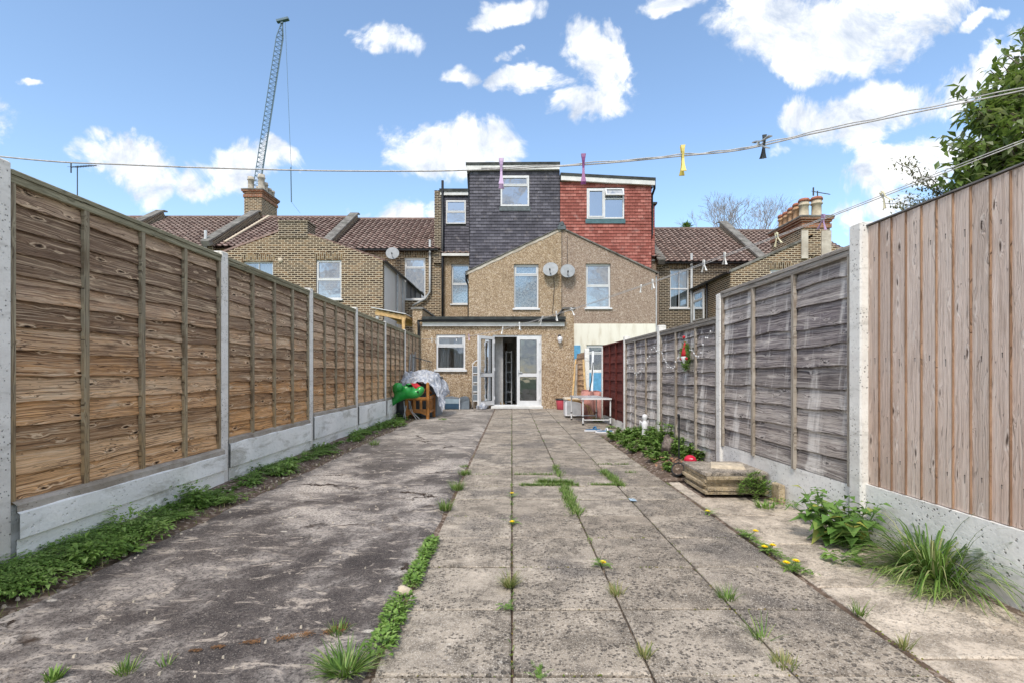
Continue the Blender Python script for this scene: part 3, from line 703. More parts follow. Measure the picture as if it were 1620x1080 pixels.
# ================================================================ HOUSES
def wall(mb, x0, x1, z0, top, y, holes=(), th=.25, extra_x=(), side=None):
    """vertical wall facing -Y at depth y with rectangular openings; top = number or function of x.
       side='x' : the wall lies in a plane X=y instead, its long axis along Y, facing the sign given by th"""
    tf = top if callable(top) else (lambda x: top)
    zs = sorted(set([z0]+[h[2] for h in holes]+[h[3] for h in holes]))
    cr_ = []
    if callable(top):
        for z in zs[1:]:
            for k in range(400):
                a = x0+(x1-x0)*k/400; b = x0+(x1-x0)*(k+1)/400
                if (tf(a)-z)*(tf(b)-z) < 0: cr_.append(a+(b-a)*(z-tf(a))/(tf(b)-tf(a)))
    xs = sorted(set([x0, x1]+[h[0] for h in holes]+[h[1] for h in holes]+list(extra_x)+cr_))
    def V(x, d, z): return (x, y+d, z) if side is None else (y+d, x, z)
    def cell(xa, xb, za, zb, zc, zd):  # bottom za, zb ; top zd(left) zc(right)
        mb.quad(V(xa, 0, za), V(xb, 0, zb), V(xb, 0, zc), V(xa, 0, zd)); mb.quad(V(xb, th, zb), V(xa, th, za), V(xa, th, zd), V(xb, th, zc))
    for i in range(len(xs)-1):
        xa, xb = xs[i], xs[i+1]
        for j in range(len(zs)-1):
            xm, zm = (xa+xb)/2, (zs[j]+zs[j+1])/2
            if any(h[0] < xm < h[1] and h[2] < zm < h[3] for h in holes): continue
            a_, b_ = tf(xa), tf(xb)
            if min(a_, b_) < zs[j]+1e-6 and max(a_, b_) < zs[j]+1e-6: continue
            cell(xa, xb, min(zs[j], a_), min(zs[j], b_), min(zs[j+1], b_), min(zs[j+1], a_))
        if max(tf(xa), tf(xb)) > zs[-1]+1e-6: cell(xa, xb, min(zs[-1], tf(xa)), min(zs[-1], tf(xb)), tf(xb), tf(xa))
        mb.quad(V(xa, 0, tf(xa)), V(xb, 0, tf(xb)), V(xb, th, tf(xb)), V(xa, th, tf(xa)))
    for h in holes:
        a, b, c, d = h[:4]
        mb.quad(V(a, 0, c), V(a, 0, d), V(a, th, d), V(a, th, c)); mb.quad(V(b, 0, d), V(b, 0, c), V(b, th, c), V(b, th, d))
        mb.quad(V(a, 0, d), V(b, 0, d), V(b, th, d), V(a, th, d)); mb.quad(V(b, 0, c), V(a, 0, c), V(a, th, c), V(b, th, c))
    mb.quad(V(x0, 0, z0), V(x0, th, z0), V(x0, th, tf(x0)), V(x0, 0, tf(x0))); mb.quad(V(x1, th, z0), V(x1, 0, z0), V(x1, 0, tf(x1)), V(x1, th, tf(x1)))

def tiled_wall(mb, x0, x1, z0, z1, y, pitch=.115, holes=(), clip=None, side=None):
    """hung tiles: every course is a tilted strip"""
    def V(x, d, z): return (x, y+d, z) if side is None else (y-d*side, x, z)
    z = z0
    k = 0
    while z < z1-.01:
        zt = min(z+pitch, z1); segs = [(x0, x1)]
        for h in holes:
            if h[2] < zt-.005 and h[3] > z+.005:
                ns = []
                for a, b in segs:
                    if h[1] <= a or h[0] >= b: ns.append((a, b)); continue
                    if h[0] > a: ns.append((a, h[0]))
                    if h[1] < b: ns.append((h[1], b))
                segs = ns
        for a, b in segs:
            nn = max(1, int((b-a)/.2)); 
            for i in range(nn):
                xa = a+(b-a)*i/nn; xb = a+(b-a)*(i+1)/nn; mb.cur = random.random(); j = U(0, .004) if random.random() < .93 else U(.008, .014)
                mb.quad(V(xa, -.022-j, z), V(xb, -.022-j, z), V(xb, -.004, zt+.004), V(xa, -.004, zt+.004))
                mb.quad(V(xa, .0, z), V(xb, .0, z), V(xb, -.022-j, z), V(xa, -.022-j, z))
        z += pitch; k += 1

def roof(mb, x0, x1, ye, ze, yr, zr, tw=.26, gauge=.28):
    """interlocking tiles from the eaves (ye,ze) up to the ridge (yr,zr); wavy courses"""
    L = math.hypot(yr-ye, zr-ze); nr = max(2, round(L/gauge)); nc = max(1, round((x1-x0)/tw)); up = Vector((0, yr-ye, zr-ze))/L; nn = Vector((0, -up.z, up.y))
    if nn.z < 0: nn = -nn
    prof = [(0, .0), (.14, .026), (.30, .040), (.46, .026), (.60, .0), (1, .0)]
    for r_ in range(nr):
        a = r_*L/nr; b = (r_+1)*L/nr+.03
        if r_ == nr-1: b = L
        for c_ in range(nc):
            mb.cur = random.random(); xa = x0+(x1-x0)*c_/nc; ww = (x1-x0)/nc; vs = []
            j = U(0, .006)
            for t, h in prof:
                p0 = Vector((xa+ww*t, ye, ze))+up*a+nn*(h+.052+j); p1 = Vector((xa+ww*t, ye, ze))+up*b+nn*(h+.006); p2 = p0-nn*.045
                vs += [p2, p0, p1]
            fs = []
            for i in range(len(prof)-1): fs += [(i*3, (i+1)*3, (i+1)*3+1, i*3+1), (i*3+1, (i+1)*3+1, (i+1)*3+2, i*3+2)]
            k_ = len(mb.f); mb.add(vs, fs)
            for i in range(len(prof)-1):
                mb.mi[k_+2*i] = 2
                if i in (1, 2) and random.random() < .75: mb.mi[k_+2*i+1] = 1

def window(house, x0, x1, z0, z1, y, kind='top', mir=False, curtain=None, sill=True, sy=.07, sillm='upvc', fm='upvc', side=None, label=None, fw=.05, proud=False):
    """white framed window > panes, sill, curtain. front of frame at y+sy. kinds: top (small top light), half, split, sash, one"""
    fwd = sy
    def B(mb, a, b, c, d, e, f_):   # x range, depth range, z range
        if side is None: mb.bevbox(a, b, y+c, y+d, e, f_, .004)
        else:
            p, q = sorted((y-side*c, y-side*d)); mb.bevbox(p, q, a, b, e, f_, .004)
    fr = MB(); d0, d1 = fwd, fwd+.07
    B(fr, x0, x1, d0, d1, z0, z0+fw); B(fr, x0, x1, d0, d1, z1-fw, z1); B(fr, x0, x0+fw, d0, d1, z0+fw, z1-fw); B(fr, x1-fw, x1, d0, d1, z0+fw, z1-fw)
    panes = []; xi0, xi1, zi0, zi1 = x0+fw, x1-fw, z0+fw, z1-fw
    def leafframe(a, b, c, d, w2=.035, dd=.012):
        B(fr, a, b, d0-dd, d1, c, c+w2); B(fr, a, b, d0-dd, d1, d-w2, d); B(fr, a, a+w2, d0-dd, d1, c+w2, d-w2); B(fr, b-w2, b, d0-dd, d1, c+w2, d-w2)
        panes.append((a+w2, b-w2, c+w2, d-w2))
    if kind == 'top':
        zm = z1-(z1-z0)*.33; B(fr, xi0, xi1, d0, d1, zm-.025, zm+.025); leafframe(xi0, xi1, zm+.025, zi1); panes.append((xi0, xi1, zi0, zm-.025))
    elif kind == 'small':
        zm = z1-(z1-z0)*.24; B(fr, xi0, xi1, d0, d1, zm-.025, zm+.025); leafframe(xi0, xi1, zm+.025, zi1); panes.append((xi0, xi1, zi0, zm-.025))
    elif kind == 'half':
        zm = (z0+z1)/2; B(fr, xi0, xi1, d0, d1, zm-.03, zm+.03); leafframe(xi0, xi1, zm+.03, zi1, .025, .006); panes.append((xi0, xi1, zi0, zm-.03))
    elif kind == 'sash':
        zm = (z0+z1)/2; xm = (x0+x1)/2; B(fr, xi0, xi1, d0-.02, d1, zm-.03, zm+.03); B(fr, xm-.012, xm+.012, d0, d1, zi0, zm-.03); B(fr, xm-.012, xm+.012, d0, d1, zm+.03, zi1)
        panes += [(xi0, xm-.012, zi0, zm-.03), (xm+.012, xi1, zi0, zm-.03), (xi0, xm-.012, zm+.03, zi1), (xm+.012, xi1, zm+.03, zi1)]
    elif kind == 'red':
        xm = x0+(x1-x0)*.47; zm = z1-(z1-z0)*.34; B(fr, xm-.03, xm+.03, d0, d1, zi0, zi1); B(fr, xm+.03, xi1, d0, d1, zm-.025, zm+.025)
        leafframe(xi0, xm-.03, zi0, zi1, .045, .015); panes.append((xm+.03, xi1, zi0, zm-.025))
        # top light pushed open
        h = zi1-(zm+.025); a_ = R(28); yy = y+d0; w2 = .05
        def O(u_, v_, t): return (xm+.02+u_, yy-math.sin(a_)*v_-t*math.cos(a_), zi1+.02-math.cos(a_)*v_+t*math.sin(a_))
        ww = xi1-xm+.0
        for (ua, ub, va, vb) in ((0, ww, 0, w2), (0, ww, h-w2+.03, h+.03), (0, w2, w2, h-w2+.03), (ww-w2, ww, w2, h-w2+.03)):
            fr.add([O(ua, va, 0), O(ub, va, 0), O(ub, vb, 0), O(ua, vb, 0), O(ua, va, .05), O(ub, va, .05), O(ub, vb, .05), O(ua, vb, .05)],
                   [(0,1,2,3),(7,6,5,4),(0,4,5,1),(1,5,6,2),(2,6,7,3),(3,7,4,0)])
        op = MB().quad(O(w2, w2, .02), O(ww-w2, w2, .02), O(ww-w2, h-w2+.03, .02), O(w2, h-w2+.03, .02))
    else: panes.append((xi0, xi1, zi0, zi1))
    wn = fr.build('window', fm, house, label=label)
    for (a, b, c, d) in panes:
        pb = MB(); yy = d0+.035
        if side is None: pb.quad((a, y+yy, c), (b, y+yy, c), (b, y+yy, d), (a, y+yy, d))
        else: pb.quad((y-side*yy, a, c), (y-side*yy, b, c), (y-side*yy, b, d), (y-side*yy, a, d))
        pb.build('pane', 'glass_mirror' if mir else 'glass', wn)
    if kind == 'red': op.build('pane', 'glass_mirror', wn)
    if sill and side is None:
        mb = MB(); mb.bevbox(x0-.05, x1+.05, y-.06, y+sy+.02, z0-.06, z0-.003, .006); mb.build('sill', sillm, wn)
    if curtain:
        mb = MB(); N = 60; vs = []; cm_, cover = curtain; seed = U(0, 9)
        for i in range(N+1):
            t = i/N; x = xi0+(xi1-xi0)*t
            if cover == 'part' and .38 < t < .62: k = None
            dd = .17+.018*math.sin(t*62+2*mnoise.noise(Vector((t*5, seed, 0))))+.006*math.sin(t*140)
            pt = (x, y+dd) if side is None else (y-side*dd, x)
            vs += [(pt[0], pt[1], zi0-.02), (pt[0]+.003*math.sin(i), pt[1], zi1+.02)]
        fs = [(2*i, 2*i+2, 2*i+3, 2*i+1) for i in range(N) if not (cover == 'part' and .40 < i/N < .60)]
        mb.add(vs, fs); mb.build('curtain', cm_, wn, smooth=True)
    return wn
def lintel(house, x0, x1, z, y, hh=.22):
    mb = MB(); N = 8
    f0 = lambda t: .05*(1-(2*t-1)**2)
    for i in range(N):
        a, b = i/N, (i+1)/N; xa = x0+(x1-x0)*a; xb = x0+(x1-x0)*b
        za, zb = z-.02+f0(a), z-.02+f0(b)
        fa = (xa-(.05*(1-2*a))); fb = (xb-(.05*(1-2*b)))
        mb.add([(xa, y-.012, za), (xb, y-.012, zb), (fb, y-.012, zb+hh), (fa, y-.012, za+hh), (xa, y+.02, za), (xb, y+.02, zb), (fb, y+.02, zb+hh), (fa, y+.02, za+hh)],
               [(0,1,2,3),(0,4,5,1),(2,6,7,3)])
    mb.build('brick_arch', 'brick_soldier', house)
def pipe(house, pts, r=.045, m='black_plastic', name='drainpipe', label=None):
    o = MB().tube(pts, r, 8).build(name, m, house, smooth=True, label=label)
    return o
def gutter(house, a, b, r=.06, m='black_plastic'):
    a = Vector(a); b = Vector(b); d = (b-a).normalized(); s_ = d.cross(Vector((0, 0, 1))).normalized(); vs = []; N = 8
    for p in (a, b):
        for k in range(N+1):
            t = math.pi*k/N; vs.append(p+s_*math.cos(t)*r-Vector((0, 0, 1))*math.sin(t)*r)
        for k in range(N, -1, -1):
            t = math.pi*k/N; vs.append(p+s_*math.cos(t)*(r-.008)-Vector((0, 0, 1))*math.sin(t)*(r-.008))
    n_ = 2*(N+1); mb = MB(); mb.add(vs, [(k, (k+1) % n_, n_+(k+1) % n_, n_+k) for k in range(n_)]+[tuple(range(n_-1, -1, -1)), tuple(range(n_, 2*n_))])
    return mb.build('gutter', m, house, smooth=False)
def parapet(house, x, ye, ze, yr, zr, w_=.32, h=.30, m='brick_dark'):
    mb = MB(); up = Vector((0, yr-ye, zr-ze)).normalized(); q0 = Vector((x, ye, ze)); q1 = Vector((x, yr, zr)); nn = Vector((0, -up.z, up.y))
    vs = []
    for q, s_ in ((q0-up*.12, 1), (q1, 1)):
        for sx in (-w_/2, w_/2): vs += [q+Vector((sx, 0, 0))-nn*.25, q+Vector((sx, 0, 0))+nn*h]
    mb.add(vs, [(0, 2, 3, 1), (4, 5, 7, 6), (0, 1, 5, 4), (2, 6, 7, 3), (1, 3, 7, 5), (0, 4, 6, 2)])
    p = mb.build('parapet', m, house)
    mb = MB(); a = q0-up*.2+nn*(h+.04); b = q1+up*.03+nn*(h+.04)
    mb.beam(a, b, w_+.10, .07, up=nn); mb.beam(a+Vector((0, -.02, -.12)), a+up*.28+Vector((0, -.02, -.12)), w_+.02, .22, up=nn)
    pts = []
    mb.beam(b-up*.02, b+Vector((0, .25, .02)), w_+.098, .068)
    mb.build('coping', 'coping', p)
    return p
def chimney(house, x0, x1, y0, y1, z0, z1, pots, m='brick_dark', band='brick_red', potm=('pot_grey',)):
    mb = MB(); mb.box(x0, x1, y0, y1, z0, z1-.42); c = mb.build('chimney', m, house)
    mb = MB(); mb.box(x0-.04, x1+.04, y0-.04, y1+.04, z1-.42, z1-.27); mb.box(x0-.002, x1+.002, y0-.002, y1+.002, z1-.27, z1-.20); mb.box(x0-.05, x1+.05, y0-.05, y1+.05, z1-.20, z1-.12); mb.box(x0-.1, x1+.1, y0-.1, y1+.1, z1-.12, z1-.05)
    mb.build('brick_bands', band, c)
    mb = MB(); mb.bevbox(x0-.12, x1+.12, y0-.12, y1+.12, z1-.05, z1+.02, .02); mb.build('cap', 'coping', c)
    for i, (px, py, h, r, pm, cowl) in enumerate(pots):
        mb = MB(); mb.lathe([(r*1.12, z1-.01), (r*1.1, z1+.05), (r*.95, z1+.07), (r*.9, z1+h*.75), (r*1.12, z1+h*.78), (r*1.12, z1+h*.84), (r*.95, z1+h*.86), (r*1.0, z1+h), (r*.82, z1+h), (r*.8, z1+h*.6)], (px, py, 0), 16)
        if cowl:
            mb.m = 1; mb.lathe([(r*1.15, z1+h), (r*1.15, z1+h+.06), (r*.95, z1+h+.11), (r*.4, z1+h+.13), (0.0, z1+h+.13)], (px, py, 0), 16)
        mb.build('chimney_pot', [pm, 'clay_cap'], c, smooth=True)
    return c
def dish(house, x, y, z, r=.3, face=(-.2, -1, .35)):
    f_ = Vector(face).normalized(); mb = MB(); c = Vector((x, y, z))
    prof = [(r*k/6, -.22*r*(1-(k/6)**2)) for k in range(0, 7)]
    mb.lathe([(max(a, .0005), b) for a, b in prof]+[(r*1.0, .012), (r*.98, .012)], c, 24, axis=f_)
    mb.m = 1
    tip = c+f_*r*.95+Vector((0, 0, -.12)); mb.tube([c+Vector((0, .02, -r*.95)), tip], .012, 6); mb.tube([tip, tip-f_*.09], .028, 8)
    mb.tube([c-f_*.08, (x, y+.12, z-.05), (x, y+.36, z-.05)], .02, 6)
    return mb.build('satellite_dish', ['dish', 'dark_metal'], house, smooth=True)
def base_house(label, x0, x1, wm, ze, zr, holes=(), roofm='roof_tile', rx=None, walltop=None, z0=-.05):
    h = thing('terraced_house', label, 'house', ((x0+x1)/2, 22, 0), group='terraced houses across the end of the garden')
    mb = MB(); wall(mb, x0+.003, x1-.003, z0, walltop or ze, 22, holes); mb.build('wall', wm, h)
    mb = MB(); wall(mb, x0+.003, x1-.003, z0, ze, 29.7, ()); 
    for x in (x0+.13, x1-.13):
        mb.add([(x, 22.26, 0), (x, 29.7, 0), (x, 29.7, ze), (x, 26, zr-.05), (x, 22.26, ze)], [(0, 1, 2, 3, 4)])
    mb.build('party_wall', 'brick_wall', h)
    mb = MB(); a, b = rx or (x0, x1)
    roof(mb, a, b, 21.78, ze+.02, 26, zr); mb.cur = .3
    mb.quad((a, 26, zr), (b, 26, zr), (b, 30.2, ze), (a, 30.2, ze)); mb.quad((a, 21.9, ze-.03), (b, 21.9, ze-.03), (b, 26, zr-.06), (a, 26, zr-.06))
    mb.tube([(a, 26, zr+.02), (b, 26, zr+.02)], .11, 8)
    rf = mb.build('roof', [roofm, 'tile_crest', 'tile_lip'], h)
    return h, rf
def hip_roof_side(house, x0, x1, xa, y0, y1, ze, za, m='roof_tile'):
    """gabled outrigger roof: ridge along Y at xa"""
    mb = MB()
    for xe in (x0, x1):
        s_ = 1 if xe > xa else -1
        if abs(xe-xa) < .05: continue
        N = int((y1-y0)/.3)
        for i in range(N):
            ya = y0+(y1-y0)*i/N; yb = y0+(y1-y0)*(i+1)/N; mb.cur = random.random()
            a, b, c, d = (xe, ya, ze), (xe, yb, ze), (xa, yb, za), (xa, ya, za)
            mb.quad(*[(p[0], p[1], p[2]+.05) for p in (a, b, c, d)])
            mb.quad(*[(p[0], p[1], p[2]-.02) for p in (a, b, c, d)]); 
        mb.quad((xe, y0, ze-.02), (xa, y0, za-.02), (xa, y0, za+.05), (xe, y0, ze+.05)); mb.quad((xe, y0, ze-.02), (xe, y1, ze-.02), (xe, y1, ze+.05), (xe, y0, ze+.05))
    return mb.build('outrigger_roof', m, house)

# ---- the house with the open french doors
H, _ = base_house('house with open french doors, pebbledash walls and a tall grey tiled loft extension', -3.1, 1.8, 'pebbledash', 6.1, 8.6, [(-2.64, -1.84, 4.0, 5.73)], walltop=6.1)
gab = lambda x: 6.19-abs(x-1.79)*(6.19-4.62)/3.36
mb = MB(); wall(mb, -1.56, 1.787, -.05, gab, 18.2, [(.07, .955, 3.32, 4.91)])
mb.box(-1.56, -1.32, 18.46, 21.99, 0, 4.6)
mb.build('gable_wall', 'pebbledash', H)
hip_roof_side(H, -1.62, 1.79, 1.79, 18.24, 21.9, 4.62, 6.19, 'roof_tile_brown')
mb = MB(); N = 24
for i in range(N):
    xa = -1.66+(1.77+1.66)*i/N; xb = -1.66+(1.77+1.66)*(i+1)/N; d = .075+.03*mnoise.noise(Vector((xa*3, 0, 0))); j = .02*mnoise.noise(Vector((xa*6, 5, 0)))
    k0 = lambda x: gab(x)+.0
    mb.add([(xa, 18.185, k0(xa)-d), (xb, 18.185, k0(xb)-d-j), (xb, 18.185, k0(xb)+.035), (xa, 18.185, k0(xa)+.035), (xa, 18.25, k0(xa)+.035), (xb, 18.25, k0(xb)+.035)], [(0, 1, 2, 3), (3, 2, 5, 4)])
mb.build('verge', 'mortar_fillet', H)
mb = MB()
for i in range(14):
    xa = -1.68+(1.77+1.68)*i/14; xb = -1.68+(1.77+1.68)*(i+1.04)/14; mb.cur = random.random()
    mb.add([(xa, 18.15, gab(xa)+.04), (xb, 18.15, gab(xb)+.055), (xb, 18.3, gab(xb)+.055), (xa, 18.3, gab(xa)+.04), (xa, 18.15, gab(xa)+.065), (xb, 18.15, gab(xb)+.075), (xb, 18.3, gab(xb)+.075), (xa, 18.3, gab(xa)+.065)],
           [(0,3,2,1),(4,5,6,7),(0,1,5,4),(1,2,6,5),(3,0,4,7)])
mb.build('verge_tiles', 'coping', H)
window(H, .07, .955, 3.32, 4.91, 18.2, 'small', curtain=('patterned_curtain', 'full'), sy=.09)
window(H, -2.64, -1.84, 4.0, 5.73, 22, 'half', curtain=('patterned_curtain', 'full'), sy=.09)
pipe(H, [(-1.66, 18.3, 4.55), (-1.66, 18.3, 4.35), (-1.60, 18.6, 4.2), (-1.60, 18.6, 2.9)], .035)
gutter(H, (-1.66, 18.15, 4.6), (-1.66, 21.9, 4.6), .055)
# loft extension over the outrigger
def loft(house, x0, x1, z0, z1, y, tm, win, ztop0, ztop1, leadm, sides=(True, True)):
    mb = MB(); tiled_wall(mb, x0, x1, z0, z1, y, holes=[win[:4]]); d = mb.build('dormer', tm, house)
    mb = MB(); wall(mb, x0+.01, x1-.01, z0, z1, y+.002, [win[:4]], th=.12)
    mb.box(x0+.01, x0+.12, y+.13, 22.4, z0, z1); mb.box(x1-.12, x1-.01, y+.13, 22.4, z0, z1); mb.build('dormer_core', 'felt', d)
    mb = MB()
    for s_, x in ((-1, x0), (1, x1)):
        tiled_wall(mb, y, 22.2, z0, z1, x, side=(1 if s_ < 0 else -1) if False else 1) if False else None
    a, b = x0-(.13 if sides[0] else 0), x1+(.13 if sides[1] else 0)
    zt = lambda x: ztop0+(ztop1-ztop0)*(x-x0)/(x1-x0)
    mb.add([(a, y-.16, zt(a)-.10), (b, y-.16, zt(b)-.10), (b, y-.16, zt(b)), (a, y-.16, zt(a)), (a, 23.5, zt(a)-.10), (b, 23.5, zt(b)-.10), (b, 23.5, zt(b)), (a, 23.5, zt(a))],
           [(0,1,2,3),(7,6,5,4),(0,4,5,1),(1,5,6,2),(2,6,7,3),(3,7,4,0)])
    mb.build('roof_edge', 'felt', d)
    mb = MB(); f0, f1 = a+.02, b-.02
    mb.add([(f0, y-.14, zt(f0)-.27), (f1, y-.14, zt(f1)-.27), (f1, y-.14, zt(f1)-.102), (f0, y-.14, zt(f0)-.102), (f0, y-.02, zt(f0)-.27), (f1, y-.02, zt(f1)-.27), (f1, y-.02, zt(f1)-.102), (f0, y-.02, zt(f0)-.102)],
           [(0,1,2,3),(0,4,5,1),(1,5,6,2),(3,7,4,0),(4,7,6,5)])
    mb.build('fascia', 'fascia_white', d)
    mb = MB(); mb.quad((a+.02, y, zt(a)-.27), (b-.02, y, zt(b)-.27), (b-.02, 22.4, zt(b)-.27), (a+.02, 22.4, zt(a)-.27)); mb.build('soffit', 'soffit', d)
    mb = MB(); mb.box(win[0]-.05, win[1]+.05, y-.045, y-.02, win[2]-.17, win[2]-.01); mb.build('lead_apron', leadm, d)
    return d
loft(H, -1.583, 1.785, 4.7, 8.56, 18.9, 'hung_grey', (-.425, .64, 7.21, 8.35), 8.80, 8.82, 'lead', (True, False))
window(H, -.425, .64, 7.21, 8.35, 18.9, 'top', mir=True, sill=False, sy=-.055, fw=.06)
def side_tiles(house, x, y0, y1, z0, z1, m, s_):
    mb = MB(); z = z0
    while z < z1-.01:
        n_ = int((y1-y0)/.2)
        for i in range(n_):
            ya = y0+(y1-y0)*i/n_; yb = y0+(y1-y0)*(i+1)/n_; mb.cur = random.random(); mb.quad((x+s_*.022, ya, z), (x+s_*.022, yb, z), (x+s_*.004, yb, z+.119), (x+s_*.004, ya, z+.119))
        z += .115
    return mb.build('side_cladding', m, house)
side_tiles(H, -1.583, 18.9, 22, 4.7, 8.5, 'hung_grey', -1)
mb = MB(); mb.cur = .3; tiled_wall(mb, -3.03, -1.60, 6.22, 8.66, 22-.02, holes=[(-2.86, -2.0, 7.46, 8.48)]); d = mb.build('dormer', 'hung_grey', H)
mb = MB(); wall(mb, -3.03, -1.60, 6.12, 8.7, 21.985, [(-2.86, -2.0, 7.46, 8.48)], th=.1); mb.box(-3.05, 1.7, 22.1, 25.8, 8.72, 8.8); mb.box(-3.03, -2.9, 22.1, 25.9, 6.2, 8.7); mb.build('dormer_core', 'felt', d)
mb = MB(); mb.box(-3.14, -1.50, 21.82, 22.3, 8.83, 8.95); mb.build('roof_edge', 'felt', d)
mb = MB(); mb.box(-3.10, -1.50, 21.86, 21.95, 8.68, 8.828); mb.build('fascia', 'fascia_white', d)
mb = MB(); mb.box(-3.02, -1.6, 21.70, 21.775, 6.02, 6.13); mb.build('fascia', 'fascia_white', d)
window(H, -2.86, -2.0, 7.46, 8.48, 22, 'half', mir=True, sill=False, sy=-.07)
mb = MB(); mb.box(-3.36, -3.05, 21.9, 26, 6.0, 8.9); mb.box(-3.40, -3.03, 21.85, 22.3, 5.75, 6.1); mb.build('party_parapet', 'brick_dark', H)
pipe(H, [(-3.0, 21.85, 9.3), (-3.0, 21.85, 2.4)], .055, name='vent_pipe', label='tall black vent pipe beside the narrow rear dormer')
pipe(H, [(-1.66, 19.1, 8.5), (-1.66, 20.3, 7.0), (-1.66, 21.5, 6.9)], .04)
mb = MB(); mb.bevbox(1.64, 1.94, 18.12, 18.36, 6.14, 6.30, .03); mb.bevbox(1.70, 1.88, 18.1, 18.34, 6.28, 6.44, .06); mb.build('ridge_flashing', 'lead', H)
dish(H, 1.37, 17.98, 4.68, .275)
pipe(H, [(1.5, 18.17, 4.45), (1.52, 18.17, 4.1), (1.46, 18.17, 3.2), (1.5, 18.17, 2.95)], .008, name='cable')
# rear extension
mb = MB(); wall(mb, -2.85, 1.78, -.05, 2.36, 14.5, [(-2.175, -1.34, 1.11, 2.10), (-.56, .85, .03, 2.09)])
ew = mb.build('extension_wall', 'pebbledash', H)
for (a, b) in ((-2.85, -2.575), (1.50, 1.78)):
    mb = MB(); mb.box(a, b, 14.503, 14.74, 2.362, 2.82); mb.box(a, b, 14.742, 18.19, 0, 2.82); pr = mb.build('pier', 'pebbledash', H)
    mb = MB(); mb.bevbox(a-.045, b+.045, 14.46, 18.18, 2.823, 2.88, .01); mb.build('coping', 'coping', pr)
mb = MB(); mb.add([(-2.57, 14.38, 2.47), (1.5, 14.38, 2.47), (1.5, 14.38, 2.57), (-2.57, 14.38, 2.57), (-2.57, 18.18, 2.78), (1.5, 18.18, 2.78), (1.5, 18.18, 2.88), (-2.57, 18.18, 2.88)],
       [(0,1,2,3),(7,6,5,4),(0,4,5,1),(1,5,6,2),(2,6,7,3),(3,7,4,0)]); mb.box(-2.55, 1.53, 14.36, 14.40, 2.52, 2.60)
er = mb.build('extension_roof', 'felt', H)
mb = MB(); mb.box(-2.56, 1.50, 14.42, 14.47, 2.33, 2.478); mb.build('fascia', 'fascia_white', er)
gutter(H, (-2.68, 14.36, 2.50), (1.52, 14.36, 2.50), .055)
pipe(H, [(-2.66, 14.36, 2.46), (-2.66, 14.42, 2.3), (-2.66, 14.42, 0)], .038)
window(H, -2.175, -1.34, 1.11, 2.10, 14.5, 'top', curtain=('curtain', 'part'), sy=.03, fw=.05)
# french doors
def door_leaf(name, hx, hy, w_, z0, z1, ang, sgn, label):
    """leaf hinged at (hx,hy), opening direction unit (cos,sin)"""
    dx_, dy_ = math.cos(ang), math.sin(ang); nx_, ny_ = -dy_*.03, dx_*.03
    def Bx(mb, u0, u1, za, zb, t=1.0):
        p = []
        for z in (za, zb):
            for (u_, s_) in ((u0, -1), (u1, -1), (u1, 1), (u0, 1)): p.append((hx+dx_*u_+nx_*s_*t, hy+dy_*u_+ny_*s_*t, z))
        mb.add(p, [(0,3,2,1),(4,5,6,7),(0,1,5,4),(1,2,6,5),(2,3,7,6),(3,0,4,7)])
    mb = MB(); f_ = .085; zm = z0+(z1-z0)*.44
    Bx(mb, 0, f_, z0, z1); Bx(mb, w_-f_, w_, z0, z1); Bx(mb, f_, w_-f_, z0, z0+.12, .98); Bx(mb, f_, w_-f_, z1-f_, z1, .98); Bx(mb, f_, w_-f_, zm-.05, zm+.05, .98)
    lf = mb.build(name, 'upvc', H, label=label)
    for (a, b) in ((z0+.12, zm-.05), (zm+.05, z1-f_)):
        mb = MB(); mb.quad((hx+dx_*f_, hy+dy_*f_, a), (hx+dx_*(w_-f_), hy+dy_*(w_-f_), a), (hx+dx_*(w_-f_), hy+dy_*(w_-f_), b), (hx+dx_*f_, hy+dy_*f_, b)); mb.build('glass', 'glass', lf)
        mb = MB()
        for (u0, u1, za, zb) in ((f_, f_+.012, a, b), (w_-f_-.012, w_-f_, a, b), (f_, w_-f_, a, a+.012), (f_, w_-f_, b-.012, b)): Bx(mb, u0, u1, za, zb, .7)
        mb.build('gasket', 'rubber', lf)
    mb = MB()
    for z in (z0+.15, (z0+z1)/2, z1-.18): Bx(mb, -.02, .02, z, z+.09, 1.5)
    mb.build('hinge', 'white_plastic', lf)
    mb = MB(); Bx(mb, w_-.06, w_-.03, zm-.02, zm+.16, 1.4); Bx(mb, w_-.15, w_-.03, zm+.06, zm+.08, 2.2); mb.build('handle', 'alu', lf)
    return lf
mb = MB(); mb.bevbox(-.56, -.50, 14.53, 14.60, .10, 2.04, .004); mb.bevbox(.79, .85, 14.53, 14.60, .10, 2.04, .004); mb.bevbox(-.56, .85, 14.53, 14.60, 2.04, 2.09, .004); mb.bevbox(-.56, .85, 14.50, 14.62, .03, .10, .004)
mb.build('door_frame', 'upvc', H)
mb = MB(); mb.bevbox(-.60, .88, 14.38, 14.498, .0, .075, .008); mb.build('door_step', 'fascia_white', H)
door_leaf('door', .79, 14.53, .65, .10, 2.04, R(180), 1, 'closed white glazed door leaf on the right')
door_leaf('door', -.53, 14.50, .66, .10, 2.04, R(232), 1, 'open white glazed door leaf swung out on the left')
